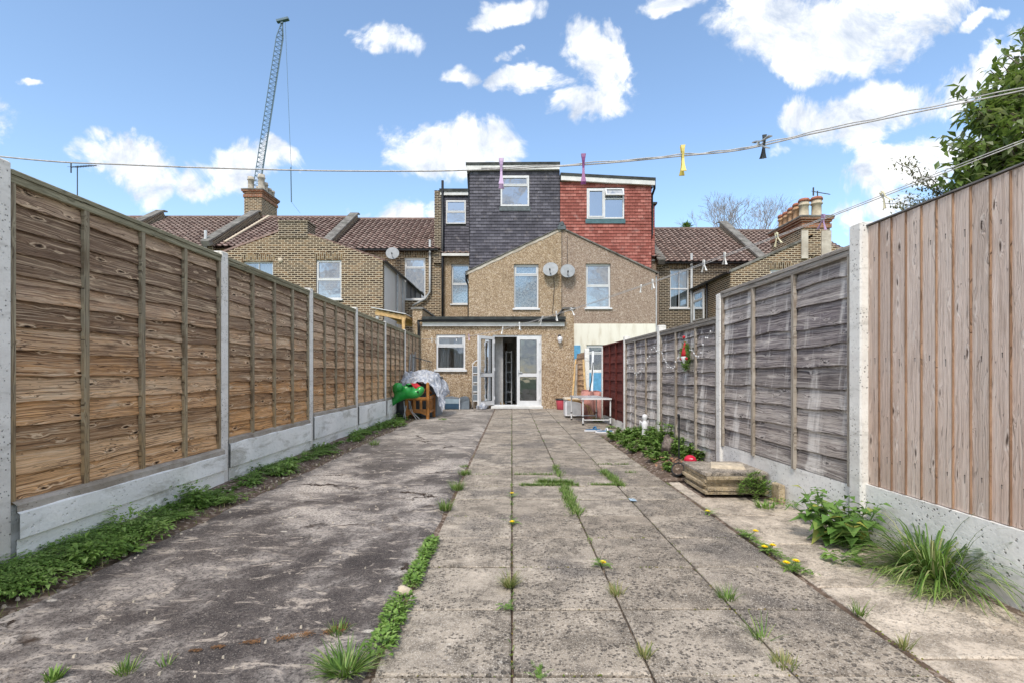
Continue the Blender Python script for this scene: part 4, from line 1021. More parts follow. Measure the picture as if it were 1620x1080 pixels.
# room behind the doors
mb = MB(); mb.quad((-2.5, 14.8, .04), (1.5, 14.8, .04), (1.5, 18.0, .04), (-2.5, 18.0, .04)); fl = mb.build('room_floor', 'room_dark', H)
mb = MB(); mb.box(-.50, -.27, 15.05, 15.15, .04, 2.3); mb.box(-.62, -.52, 15.6, 15.68, .04, 2.3); mb.box(-2.4, -.25, 16.6, 16.7, .04, 2.3); mb.box(-.25, .05, 16.62, 16.68, 2.0, 2.3); mb.box(.12, .30, 16.4, 16.5, .04, 2.3); mb.box(-.18, 1.5, 17.9, 17.98, .04, 2.3); mb.quad((-2.5, 14.8, 2.3), (1.5, 14.8, 2.3), (1.5, 18, 2.3), (-2.5, 18, 2.3)); mb.build('room_partition', 'room_wall', H)
SH = thing('shelf_unit', 'narrow white open shelf unit standing inside the open french doors', 'shelf', (-.1, 15.9, .04))
mb = MB(); mb.box(-.20, -.17, 15.8, 16.0, .04, 1.7); mb.box(-.03, 0, 15.8, 16.0, .04, 1.7); mb.build('side_panel', 'upvc', SH)
mb = MB()
for k in range(6): mb.box(-.17, -.03, 15.8, 16.0, .1+k*.31, .125+k*.31)
mb.build('shelf', 'upvc', SH)
BX = thing('cardboard_flap', 'brown cardboard box leaning in the doorway of the french doors', 'box', (-.3, 15.1, .04))
mb = MB(); mb.beam((-.28, 15.1, .05), (-.42, 15.2, .5), .16, .04); mb.beam((-.36, 15.3, .05), (-.36, 15.3, .42), .2, .2); mb.build('panel', 'timber', BX)
# wall lamp on the extension
mb = MB(); mb.lathe([(.045, 0), (.045, .03), (.02, .04)], (1.36, 14.5, 2.05), 14, axis=(0, -1, 0)); mb.tube([(1.36, 14.46, 2.05), (1.36, 14.40, 2.04)], .02, 8)
mb.m = 1; mb.lathe([(.03, .06), (.055, .03), (.06, -.03), (.045, -.10), (.02, -.13)], (1.365, 14.40, 1.98), 14)
mb.m = 2
mb.tube([(1.365+.066*math.cos(t*.524), 14.40+.066*math.sin(t*.524), 1.95) for t in range(13)], .006, 5, cap=False)
for k in range(6): t = k*1.047; mb.tube([(1.365+.064*math.cos(t), 14.4+.064*math.sin(t), 2.03), (1.365+.066*math.cos(t), 14.4+.066*math.sin(t), 1.94), (1.365, 14.4, 1.84)], .005, 5)
wl = mb.build('wall_lamp', ['black_plastic', 'white_plastic', 'white_plastic'], H, smooth=True)

# ---- neighbour with red dormer
H2, _ = base_house('house with red hung-tile loft extension and a pinkish pebbledash gable above a cream wall', 1.8, 6.4, 'pebbledash_pink', 5.95, 8.4, walltop=5.95)
mb = MB(); wall(mb, 1.793, 5.17, 2.77, gab, 18.2, [(2.66, 3.55, 3.34, 4.93)]); mb.box(4.93, 5.17, 18.46, 21.99, 0, 4.6); mb.build('gable_wall', 'pebbledash_pink', H2)
mb = MB(); wall(mb, 1.793, 5.165, -.05, 2.768, 18.185, [(2.68, 3.8, 1.08, 2.02)], th=.24); mb.build('lower_wall', 'cream_render', H2)
mb = MB(); mb.box(2.55, 3.95, 18.12, 18.18, .1, 1.02); mb.box(2.2, 2.45, 18.12, 18.18, 1.0, 2.0); mb.build('painted_panel', 'blue_paint', H2)
window(H2, 2.68, 3.8, 1.08, 2.02, 18.185, 'top', sy=.05, sill=True)
window(H2, 2.66, 3.55, 3.34, 4.93, 18.2, 'half', mir=True, sy=.09)
hip_roof_side(H2, 1.79, 5.23, 1.79, 18.24, 21.9, 4.62, 6.19, 'roof_tile_brown')
mb = MB(); N = 16
for i in range(N):
    xa = 1.80+(5.27-1.80)*i/N; xb = 1.80+(5.27-1.80)*(i+1.03)/N
    mb.add([(xa, 18.15, gab(xa)-.01), (xb, 18.15, gab(xb)-.01), (xb, 18.15, gab(xb)+.035), (xa, 18.15, gab(xa)+.045), (xa, 18.3, gab(xa)+.045), (xb, 18.3, gab(xb)+.035)], [(0, 1, 2, 3), (3, 2, 5, 4)])
mb.build('verge', 'coping', H2)
loft(H2, 1.80, 5.2, 4.7, 8.12, 18.9, 'hung_red', (2.79, 4.18, 6.74, 7.87), 8.42, 8.24, 'blue_lead', (False, True))
window(H2, 2.79, 4.18, 6.74, 7.87, 18.9, 'red', mir=True, sill=False, sy=-.055, fw=.055, curtain=('curtain', 'full'))
side_tiles(H2, 5.2, 18.9, 22, 4.7, 8.0, 'hung_red', 1)
mb = MB(); tiled_wall(mb, 5.22, 6.2, 5.95, 8.3, 21.98); mb.cur = .5; mb.box(5.3, 6.19, 22.0, 25.9, 6, 8.3); d = mb.build('dormer', 'hung_red', H2)
mb = MB(); mb.box(5.22, 6.28, 21.85, 26, 8.3, 8.38); mb.build('roof_edge', 'felt', d)
mb = MB(); mb.box(5.22, 6.2, 21.93, 21.97, 5.84, 5.94); mb.build('fascia', 'fascia_white', d)
pipe(H2, [(5.34, 18.95, 8.25), (5.34, 18.95, 7.9), (5.34, 19.3, 7.75), (5.34, 19.3, 6.3), (5.3, 19.3, 6.1)], .045)
pipe(H2, [(5.42, 21, 8.6), (5.42, 21, 6.0)], .04)
pipe(H2, [(5.22, 18.32, 4.5), (5.22, 18.32, .1)], .03, 'grey_pipe')
gutter(H2, (5.25, 18.15, 4.62), (5.25, 21.9, 4.62), .05)
dish(H2, 1.98, 17.98, 4.62, .26, (-.05, -1, .3))
pipe(H2, [(2.0, 18.17, 4.35), (1.98, 18.17, 5.9)], .007, name='cable'); pipe(H2, [(1.79, 18.18, 2.9), (1.79, 18.18, 6.1)], .009, 'dark_metal', name='cable')

# ---- left brick neighbour
gl = lambda x: 6.22-abs(x+7.9)*.36
H3, rf = base_house('yellow brick house to the left with a white painted side wall and a satellite dish', -8.05, -3.1, 'brick', 6.3, 8.85, [(-4.675, -3.77, 4.2, 6.0)])
mb = MB(); wall(mb, -8.047, -4.66, -.05, gl, 18.2, [(-7.05, -6.14, 3.66, 5.06)]); mb.build('gable_wall', 'brick', H3)
mb = MB(); mb.box(-4.9, -4.655, 18.46, 21.99, 0, 5.04); mb.box(-4.648, -4.60, 18.7, 21.9, 4.0, 5.0) if False else None; mb.build('side_wall', 'white_brick', H3)
hip_roof_side(H3, -4.58, -8.05, -8.05, 18.24, 21.9, 5.05, 6.25)
mb = MB(); mb.box(-8.40, -7.35, 18.18, 18.9, 5.85, 6.42); mb.bevbox(-8.43, -7.32, 18.15, 18.93, 6.42, 6.5, .02); mb.build('capped_chimney', 'brick_dark', H3)
window(H3, -7.05, -6.14, 3.66, 5.06, 18.2, 'half', mir=True, sy=.05, sill=True); lintel(H3, -7.08, -6.11, 5.08, 18.2)
window(H3, -4.675, -3.77, 4.2, 6.0, 22, 'small', mir=True, sy=.05); lintel(H3, -4.7, -3.74, 6.02, 22, .24)
gutter(H3, (-4.55, 18.1, 5.02), (-4.55, 21.9, 5.02), .06); gutter(H3, (-8, 21.7, 6.3), (-3.2, 21.7, 6.3), .06, 'dark_metal')
pipe(H3, [(-3.55, 21.88, 6.75), (-3.55, 21.88, 4.5), (-3.75, 21.88, 4.2), (-4.3, 21.88, 3.9)], .05, 'grey_pipe')
pipe(H3, [(-4.58, 20.2, 4.95), (-4.58, 20.2, .1)], .04, 'grey_pipe'); pipe(H3, [(-4.58, 21.2, 4.95), (-4.58, 21.2, .1)], .03, 'grey_pipe')
dish(H3, -5.08, 21.5, 6.08, .28, (.1, -1, .3))
parapet(H3, -8.05, 21.9, 6.3, 26, 8.85)
# ---- second brick house left
H4, rf = base_house('brick house behind the left fence with a tall chimney of six pots', -13.05, -8.05, 'brick', 6.4, 8.95, roofm='roof_tile')
mb = MB(); wall(mb, -11.3, -8.053, -.05, gl, 18.2, [(-9.67, -8.6, 3.7, 5.0)]); mb.box(-11.3, -11.05, 18.46, 21.99, 0, 5.0); mb.build('gable_wall', 'brick', H4)
hip_roof_side(H4, -11.4, -8.05, -8.05, 18.24, 21.9, 5.0, 6.25)
window(H4, -9.67, -8.6, 3.7, 5.0, 18.2, 'sash', sy=.06, curtain=('curtain', 'full')); lintel(H4, -9.7, -8.57, 5.02, 18.2)
mb = MB(); mb.lathe([(.0, .05), (.07, .045), (.09, .02), (.09, 0)], (-8.33, 18.2, 5.05), 18, axis=(0, -1, 0)); mb.build('vent_cover', 'pale_stone', H4, smooth=True)
pt = [(-13.55, 26.25, .75, .16, 'pot_grey', 0), (-13.5, 26.95, .5, .13, 'pot_grey', 0), (-12.98, 26.2, .85, .17, 'pot_grey', 0), (-12.98, 26.65, .6, .12, 'pot_grey', 0), (-12.98, 27.0, .42, .14, 'pot_grey', 0), (-12.98, 27.35, .42, .14, 'pot_grey', 0)]
chimney(H4, -13.72, -12.82, 25.9, 27.6, 7.2, 10.4, pt, 'brick')
parapet(H4, -13.05, 21.9, 6.4, 25.9, 8.9, h=.34)
mb = MB(); mb.beam((-12.6, 22.2, 6.75), (-12.3, 25.6, 8.95), .12, .05); mb.build('valley_flashing', 'pale_stone', H4)
H5, _ = base_house('brick house with a red tiled roof at the far left behind the fence', -17.95, -13.05, 'brick', 6.4, 8.95, roofm='roof_tile_brown'); parapet(H5, -17.9, 21.9, 6.4, 25.9, 8.95)
pipe(H5, [(-13.15, 21.7, 7.1), (-13.15, 21.7, 5.6)], .06, 'grey_pipe')
H6, _ = base_house('brick house at the very left edge of the terrace, only its red roof showing', -22.9, -17.95, 'brick', 6.4, 8.95)
# ---- right brick house
gr = lambda x: 5.9-abs(x-10.8)*.43
H7, _ = base_house('dark brick house on the right with a curtained sash window and black gutter', 6.4, 10.8, 'brick_dark', 5.75, 8.35, [(6.875, 7.70, 3.82, 5.5)], 'roof_tile_brown')
mb = MB(); wall(mb, 7.86, 10.797, -.05, gr, 18.2, [(9.3, 10.0, 3.3, 4.72)]); wall(mb, 18.46, 21.99, 0, 4.6, 7.86, [(20.55, 21.7, 3.2, 4.42)], side='x'); mb.build('gable_wall', 'brick', H7)
hip_roof_side(H7, 7.78, 10.8, 10.8, 18.24, 21.9, 4.6, 5.9, 'roof_tile_brown')
window(H7, 6.875, 7.70, 3.82, 5.5, 22, 'sash', curtain=('curtain', 'part'), sy=.05); lintel(H7, 6.85, 7.73, 5.52, 22)
window(H7, 9.3, 10.0, 3.3, 4.72, 18.2, 'half', mir=True, sy=.06); lintel(H7, 9.27, 10.03, 4.74, 18.2)
window(H7, 20.55, 21.7, 3.2, 4.42, 7.86, 'top', side=1, sy=.03)
gutter(H7, (7.74, 18.05, 4.62), (7.74, 22, 4.62), .07); pipe(H7, [(7.78, 20.2, 4.6), (7.78, 20.2, 0)], .04)
gutter(H7, (6.5, 21.7, 5.74), (10.7, 21.7, 5.74), .06)
pipe(H7, [(7.76, 21.86, 6.15), (7.76, 21.86, 3.2), (7.86, 21.86, 2.9), (7.86, 21.86, 0)], .055, 'grey_pipe')
pipe(H7, [(10.2, 21.9, 5.7), (10.2, 21.9, 5.3)], .03)
parapet(H7, 6.4, 21.9, 5.75, 26, 8.3, w_=.26, h=.2); parapet(H7, 10.8, 21.9, 5.75, 26, 8.5, w_=.30, h=.22)
mb = MB()
for i in range(10):
    xa = 7.8+3.0*i/10; xb = 7.8+3.0*(i+1)/10; mb.add([(xa, 18.16, gr(xa)-.02), (xb, 18.16, gr(xb)-.02), (xb, 18.16, gr(xb)+.07), (xa, 18.16, gr(xa)+.07), (xa, 18.4, gr(xa)+.07), (xb, 18.4, gr(xb)+.07)], [(0, 1, 2, 3), (3, 2, 5, 4)])
mb.build('verge', 'coping', H7)
H8, _ = base_house('brick house furthest right with clay chimney pots above the fence', 10.8, 15.4, 'brick_dark', 5.75, 8.25, roofm='roof_tile_brown')
mb = MB(); wall(mb, 10.803, 13.75, -.05, gr, 18.2); mb.build('gable_wall', 'brick', H8)
hip_roof_side(H8, 10.8, 13.8, 10.8, 18.24, 21.9, 4.6, 5.9, 'roof_tile_brown')
pt = [(10.68, 18.5, .62, .17, 'pot_cream', 1), (11.14, 18.5, .68, .18, 'pot_cream', 1), (10.68, 18.95, .6, .14, 'clay_pot', 1), (10.68, 19.3, .55, .14, 'clay_pot', 1), (10.68, 19.65, .5, .14, 'clay_pot', 1), (10.68, 20.0, .5, .14, 'clay_pot', 1)]
chimney(H8, 10.42, 11.42, 18.16, 20.3, 5.2, 6.62, pt, 'brick')
mb = MB(); mb.box(10.38, 10.62, 18.12, 18.159, 5.1, 6.1); mb.box(11.1, 11.45, 18.12, 18.159, 5.1, 6.1); mb.build('render_patch', 'mortar_fillet', H8)

# ---- aerials
def aerial(label, x, y, z0, z1, az, n_=8, s_=1.0):
    a = thing('television_aerial', label, 'aerial', (x, y, z0), group='television aerials')
    mb = MB(); mb.tube([(x, y, z0), (x, y, z1)], .022, 6); mb.build('mast', 'dark_metal', a)
    d = Vector((math.cos(az), math.sin(az), .0)); s2 = Vector((-d.y, d.x, 0)); mb = MB(); c = Vector((x, y, z1-.05))
    mb.tube([c-d*.3*s_, c+d*.9*s_], .016, 6)
    for k in range(n_):
        p = c+d*(-.2+k*1.1/n_)*s_; mb.tube([p-s2*.22*s_-Vector((0, 0, .08)), p+s2*.22*s_+Vector((0, 0, .08))], .008, 5)
    mb.tube([c-d*.3*s_+Vector((0, 0, .22*s_)), c-d*.3*s_-Vector((0, 0, .22*s_))], .03, 5)
    mb.build('yagi_array', 'dark_metal', a)
aerial('thin aerial on a mast above the left fence against the clouds', -20.8, 24.2, 8.0, 10.9, R(-10), 9, 1.2)
aerial('small aerial beside the clay chimney pots on the right', 11.6, 19.2, 6.5, 7.9, R(20), 5, .7)

# ---- tower crane far away
CY = 120.0
def cp(px, py): return Vector(((px-810)/800*CY, CY, 1+(590-py)/800*CY))
CR = thing('tower_crane', 'slender blue-grey lattice jib of a distant crane rising behind the chimney', 'crane', (cp(400, 300).x, CY, 0))
A, B = cp(401, 330), cp(446, 38); mb = MB(); dr = (B-A).normalized(); sx = dr.cross(Vector((0, 1, 0))).normalized(); N = 40; hw = .85; hy = Vector((0, .9, 0))
cs = []
for i in range(N+1):
    t = i/N; k = hw*(1 if t < .93 else max(.25, 1-(t-.93)*11)); c = A+(B-A)*t; cs.append((c-sx*k, c+sx*k, c+hy*k*1.6))
for i in range(N):
    for k in range(3):
        mb.tube([cs[i][k], cs[i+1][k]], .10, 4, cap=False); mb.tube([cs[i][k], cs[i][(k+1) % 3]], .05, 4, cap=False); mb.tube([cs[i][k], cs[i+1][(k+1) % 3]], .055, 4, cap=False)
mb.build('jib', 'crane_steel', CR)
mb = MB(); mb.beam(B+Vector((-1.2, 0, .5)), B+Vector((1.6, 0, 1.2)), .9, .5); mb.beam(B, B+Vector((0, 0, .8)), .5, .5); mb.build('jib_head', 'crane_steel', CR)
mb = MB(); mb.tube([B+Vector((.8, 0, .3)), cp(459, 230), cp(461, 268)], .05, 4); mb.tube([cp(460, 265), cp(461, 320)], .13, 5); mb.tube([cp(461, 320), cp(475, 338)], .035, 4); mb.build('hoist_rope', 'crane_steel', CR)
mb = MB(); mast = Vector((A.x, CY, 0))
for s_ in ((-1, -1), (1, -1), (1, 1), (-1, 1)): mb.tube([(A.x+s_[0], CY+s_[1], -1), (A.x+s_[0], CY+s_[1], A.z)], .15, 4)
for i in range(14):
    z = i*A.z/14; mb.tube([(A.x-1, CY-1, z), (A.x+1, CY-1, z+A.z/14)], .08, 4)
mb.build('mast', 'crane_steel', CR)

# ---- timber canopy over the left fence
TC = thing('timber_canopy', 'lean-to timber canopy with clear roof beyond the left fence, beside the extension', 'canopy', (-3.3, 14.2, 0))
mb = MB(); mb.beam((-3.75, 13.9, 2.66), (-2.92, 13.9, 2.50), .06, .12); mb.beam((-3.75, 16.5, 2.66), (-2.92, 16.5, 2.50), .06, .12)
for k in range(6): x = -3.7+k*.15; mb.beam((x, 13.9, 2.71-.19*(x+3.75)), (x, 16.5, 2.71-.19*(x+3.75)), .045, .07)
mb.build('rafters', 'timber', TC)
mb = MB(); mb.add([(-3.85, 13.8, 2.78), (-2.9, 13.8, 2.6), (-2.9, 16.6, 2.6), (-3.85, 16.6, 2.78), (-3.85, 13.8, 2.8), (-2.9, 13.8, 2.62), (-2.9, 16.6, 2.62), (-3.85, 16.6, 2.8)], [(0,3,2,1),(4,5,6,7),(0,1,5,4),(1,2,6,5),(2,3,7,6),(3,0,4,7)]); mb.build('roof_sheet', 'upvc', TC)
for k in range(2):
    x = (-3.7, -2.98)[k]; mb = MB(); mb.bevbox(x-.04, x+.04, 13.86, 13.94, -.05, 2.55, .005); mb.build('post', 'timber' if k else 'grey_pipe', TC)
# ================================================================ OBJECTS IN THE YARD
# --- slab stack
SS = thing('slab_stack', 'waist-low pile of mossy paving slabs stacked by the right gravel board', 'paving slabs', (1.83, 4.42, 0))
rs = random.Random(3); z = .0
lay = [(1.60, 2.12, 4.17, 4.70), (1.61, 2.09, 4.17, 4.70), (1.60, 2.04, 4.22, 4.74), (1.61, 2.05, 4.20, 4.74), (1.60, 2.07, 4.16, 4.72), (1.60, 2.125, 4.17, 4.73)]
for i, (a, b, c, d) in enumerate(lay):
    mb = MB(); th = .030; slab_top(mb, a+rs.uniform(-.012, .012), b+rs.uniform(-.01, .01), c+rs.uniform(-.012, .012), d, th=th-.003, z=z+th, tilt=.001)
    mb.build('slab', 'slab' if i == 5 else 'stack_slab', SS); z += th
mb = MB(); mb.cur = .9; mb.add([(1.72, 4.38, z), (1.99, 4.30, z), (2.02, 4.40, z), (1.95, 4.50, z), (1.76, 4.52, z), (1.73, 4.39, z+.03), (1.98, 4.31, z+.026), (2.01, 4.40, z+.03), (1.94, 4.49, z+.03), (1.77, 4.51, z+.034)],
       [(0,4,3,2,1),(5,6,7,8,9)]+[(i, (i+1) % 5, 5+(i+1) % 5, 5+i) for i in range(5)])
tag(mb.build('broken_slab', 'pale_stone'), 'broken pale piece of stone lying on top of the slab pile', 'stone')
mb = MB(); mb.bevbox(2.075, 2.125, 3.93, 4.05, -.02, .13, .006); tag(mb.build('stone_offcut', 'stack_slab'), 'small upright slab offcut leaning on the gravel board by the pile', 'stone')

# --- camping table
T = thing('camping_table', 'low grey folding camping table with tubular legs by the red fence panel', 'table', (1.58, 10.2, 0))
cs_ = [(1.37, 9.76), (1.90, 9.76), (1.80, 10.8), (1.27, 10.8)]
mb = MB(); mb.bevbox(1.33, 1.92, 9.72, 10.25, .50, .525, .006); mb.bevbox(1.24, 1.83, 10.26, 10.86, .503, .53, .006); mb.build('tabletop', 'alu', T)
mb = MB(); mb.box(1.335, 1.915, 9.712, 9.72, .495, .527); mb.build('edge_trim', 'white_metal', T)
for i, (x, y) in enumerate(cs_):
    mb = MB(); mb.tube([(x, y, .50), (x, y, .03)], .014, 8); mb.m = 1; mb.tube([(x, y, .15), (x, y, .175)], .019, 8); mb.tube([(x, y, 0), (x, y, .035)], .018, 8); mb.build('leg', ['white_metal', 'rubber'], T)
for (a, b) in ((0, 1), (3, 2)):
    mb = MB(); (xa, ya), (xb, yb) = cs_[a], cs_[b]; mb.tube([(xa, ya, .14), (xa+.03, ya, .10), (xb-.03, yb, .10), (xb, yb, .14)], .011, 6); mb.build('brace', 'white_metal', T)
# --- crate, foam roll, bucket, canes
C1 = thing('storage_box', 'white plastic storage box under the far end of the camping table', 'box', (1.45, 11.5, 0))
mb = MB(); mb.bevbox(1.20, 1.70, 11.35, 11.8, .05, .40, .02); mb.build('body', 'white_plastic', C1)
mb = MB(); mb.bevbox(1.18, 1.72, 11.33, 11.82, .405, .45, .015); mb.build('lid', 'pale_stone', C1)
mb = MB()
for k in range(12): mb.box(1.23, 1.67, 11.34, 11.349, .09+k*.025, .10+k*.025)
mb.build('grille', 'grey_pipe', C1)
FR = thing('foam_roll', 'rolled pinkish foam mattress standing upright behind the camping table', 'mattress', (1.65, 11.1, 0))
for (x, y, r, h) in ((1.66, 11.15, .14, .62), (1.90, 11.25, .11, .60)):
    mb = MB(); N = 60; vs = []
    for i in range(N+1):
        t = i/N*math.pi*6; q = r*(.25+.75*i/N); vs += [(x+q*math.cos(t), y+q*math.sin(t), .0), (x+q*math.cos(t), y+q*math.sin(t), h+.02*math.sin(i*.3))]
    mb.add(vs, [(2*i, 2*i+2, 2*i+3, 2*i+1) for i in range(N)]); mb.lathe([(r*.93, 0), (r*.95, h*.98), (.001, h*.97)], (x, y, 0), 20); mb.build('roll', 'pink_foam', FR, smooth=True)
BK = thing('bucket', 'pink bucket with a dark rim beside the extension corner', 'bucket', (1.36, 14.0, 0))
mb = MB(); mb.lathe([(.10, 0), (.115, .01), (.145, .26), (.15, .28), (.135, .27), (.105, .03), (.001, .03)], (1.36, 14.0, 0), 24); mb.build('body', 'pink_plastic', BK, smooth=True)
mb = MB(); mb.lathe([(.152, .262), (.162, .27), (.162, .30), (.15, .305), (.14, .29)], (1.36, 14.0, 0), 24); mb.build('rim', 'black_plastic', BK, smooth=True)
CA = thing('garden_canes', 'bundle of bent brown canes and a black stick leaning behind the camping table', 'canes', (1.75, 11.0, 0))
mb = MB()
for k in range(3): mb.tube([(1.2+.02*k, 10.95, .44-.01*k), (1.45, 10.95, .42-.02*k), (1.62+.03*k, 10.92, .28), (1.70+.05*k, 10.9, .02)], .010, 6)
mb.build('cane', 'timber', CA)
mb = MB(); mb.tube([(1.66, 11.0, .50), (1.78, 11.3, .85), (1.86, 11.6, 1.25)], .012, 6); mb.build('black_stick', 'black_plastic', CA)
for i, (x0_, y0_, x1_, y1_, h, m, lb) in enumerate([(1.86, 12.62, 1.80, 12.75, 1.35, 'timber', 'orange-brown timber pole leaning by the white post near the extension'), (1.93, 12.3, 2.0, 12.5, 1.55, 'white_metal', 'thin white pole leaning in the gap of the right fence'), (1.72, 13.6, 1.80, 14.1, 1.25, 'grey_timber', 'dark weathered board leaning at the extension corner'), (1.64, 13.9, 1.79, 14.2, 1.4, 'timber', 'narrow light batten leaning at the extension corner')]):
    mb = MB(); mb.beam((x0_, y0_, 0), (x1_, y1_, h), .05, .03); tag(mb.build('leaning_pole', m), lb, 'pole')
# --- sandals
for i, (x, y, a) in enumerate(((1.40, 8.75, .25), (1.56, 8.52, .12))):
    r_ = thing('sandal', ['further sandal of the blue and white pair on the paving', 'nearer sandal of the blue and white pair, toes towards the fence'][i], 'sandal', (x, y, .002), a, 'pair of sandals', world=False)
    out = [(.14*math.cos(t)*1.0, .055*math.sin(t)*(1+.25*math.cos(t))) for t in [k*2*math.pi/24 for k in range(24)]]
    def slabm(s_, z0, z1):
        mb = MB(); vs = [(p[0]*s_, p[1]*s_, z) for z in (z0, z1) for p in out]; mb.add(vs, [tuple(range(23, -1, -1)), tuple(range(24, 48))]+[(k, (k+1) % 24, 24+(k+1) % 24, 24+k) for k in range(24)]); return mb
    slabm(1.15, 0, .025).build('sole', 'white_plastic', r_); slabm(.98, .0255, .033).build('insole', 'sandal_blue', r_)
    mb = MB(); mb.tube([(.03, -.062, .02), (.04, -.04, .06), (.045, 0, .072), (.04, .04, .06), (.03, .062, .02)], .014, 8); mb.build('strap', 'white_plastic' if i else 'sandal_blue', r_)

# --- stepladder
SL = thing('stepladder', 'folded white stepladder with grey treads standing against the extension wall', 'stepladder', (-.86, 14.42, 0))
mb = MB(); pts = [(-1.12, 14.28, 0), (-1.12, 14.36, 1.22)]+[(-.90-.22*math.cos(k*math.pi/8), 14.37, 1.22+.16*math.sin(k*math.pi/8)) for k in range(1, 8)]+[(-.68, 14.36, 1.22), (-.68, 14.28, 0)]
mb.tube(pts, .014, 8); mb.tube([(-1.09, 14.42, 0), (-1.09, 14.42, .95)], .012, 6); mb.tube([(-.71, 14.42, 0), (-.71, 14.42, .95)], .012, 6); mb.build('frame', 'white_metal', SL, smooth=True)
for k in range(4):
    mb = MB(); z = .22+k*.26; mb.bevbox(-1.10, -.70, 14.30, 14.345, z, z+.20, .008); t = mb.build('tread', 'carrier_grey', SL)
    mb = MB(); mb.box(-1.10, -.70, 14.292, 14.30, z-.012, z+.014); mb.box(-1.10, -.70, 14.292, 14.30, z+.19, z+.205); mb.build('tread_edge', 'white_metal', t)
for k, (x, y) in enumerate(((-1.12, 14.28), (-.68, 14.28))):
    mb = MB(); mb.tube([(x, y, 0), (x, y, .04)], .02, 8); mb.build('foot', 'rubber', SL)
# crumpled bag
mb = MB(); mb.lathe([(.001, 0), (.13, .01), (.15, .07), (.11, .15), (.05, .19), (.001, .2)], (-.85, 14.12, 0), 26)
for i, p in enumerate(mb.v): q = Vector(p); mb.v[i] = tuple(q+Vector((q.x+.85, q.y-14.12, 0))*.5*mnoise.noise(q*14)+Vector((0, 0, max(0, .03*mnoise.noise(q*9+Vector((3, 3, 3)))))))
tag(mb.build('plastic_bag', 'tarp'), 'small crumpled white plastic bag at the foot of the stepladder', 'bag')

# --- pet carrier
PC = thing('pet_carrier', 'grey soft-sided pet carrier with a dark blue panel on the ground under the window', 'pet carrier', (-1.55, 14.2, 0))
mb = MB(); prof = [(-1.90, 0), (-1.90, .30), (-1.86, .34), (-1.72, .355), (-1.60, .33), (-1.50, .31), (-1.42, .34), (-1.33, .36), (-1.24, .33), (-1.20, .26), (-1.20, 0)]
vs = [(x, 14.05+(0 if x < -1.45 else (x+1.45)*.4), z) for x, z in prof]+[(x, 14.42, z) for x, z in prof]; n_ = len(prof)
mb.add(vs, [tuple(range(n_-1, -1, -1)), tuple(range(n_, 2*n_))]+[(k, (k+1) % n_, n_+(k+1) % n_, n_+k) for k in range(n_)]); mb.build('body', 'carrier_grey', PC)
mb = MB(); mb.bevbox(-1.86, -1.47, 14.03, 14.048, .02, .16, .004); mb.build('panel', 'carrier_blue', PC)
mb = MB(); mb.bevbox(-1.86, -1.47, 14.03, 14.048, .165, .29, .004); mb.build('mesh_window', 'carrier_pane', PC)
mb = MB()
for x in (-1.885, -1.455): mb.box(x-.012, x+.012, 14.02, 14.047, .0, .31)
mb.build('trim', 'white_plastic', PC)

# --- wooden bench, tarp, inflatable
WB = thing('wooden_bench', 'orange-brown slatted wooden chair frame under the tarp by the left fence', 'chair', (-2.1, 11.4, 0))
def wp(px, py, y): return ((px-810)/800*y, y, 1+(590-py)/800*y)
for (x, y, h) in ((-1.84, 11.05, .80), (-2.30, 11.05, .46), (-1.80, 11.65, .52), (-2.28, 11.65, .8)):
    mb = MB(); mb.bevbox(x-.032, x+.032, y-.032, y+.032, 0, h, .012); mb.build('leg', 'teak', WB)
mb = MB(); mb.bevbox(-2.27, -1.875, 11.03, 11.07, .42, .48, .006); mb.build('rail', 'teak', WB)
mb = MB(); mb.bevbox(-1.83, -1.79, 11.08, 11.62, .44, .50, .006); mb.bevbox(-1.83, -1.79, 11.08, 11.62, .14, .19, .006); mb.build('rail', 'teak', WB)
mb = MB(); N = 12
vs = []
for i in range(N+1):
    x = -2.27+.395*i/N; zb = .08+.06*math.sin(math.pi*i/N); vs += [(x, 11.035, zb), (x, 11.065, zb), (x, 11.065, .22), (x, 11.035, .22)]
mb.add(vs, [(i*4+k, (i+1)*4+k, (i+1)*4+(k+1) % 4, i*4+(k+1) % 4) for i in range(N) for k in range(4)]); mb.build('arched_rail', 'teak', WB)
for k in range(2):
    mb = MB(); x = -2.13+k*.14; mb.bevbox(x-.028, x+.028, 11.036, 11.064, .22, .42, .004); mb.build('slat', 'teak', WB)
for k in range(3):
    mb = MB(); y = 11.2+k*.15; mb.bevbox(-1.825, -1.795, y-.025, y+.025, .19, .44, .004); mb.build('slat', 'teak', WB)
mb = MB(); mb.tube([(-1.84, 11.05, .78), (-1.88, 11.2, .66), (-1.86, 11.62, .56)], .03, 8); mb.bevbox(-2.3, -1.8, 11.08, 11.64, .40, .43, .006); mb.build('armrest', 'teak', WB)
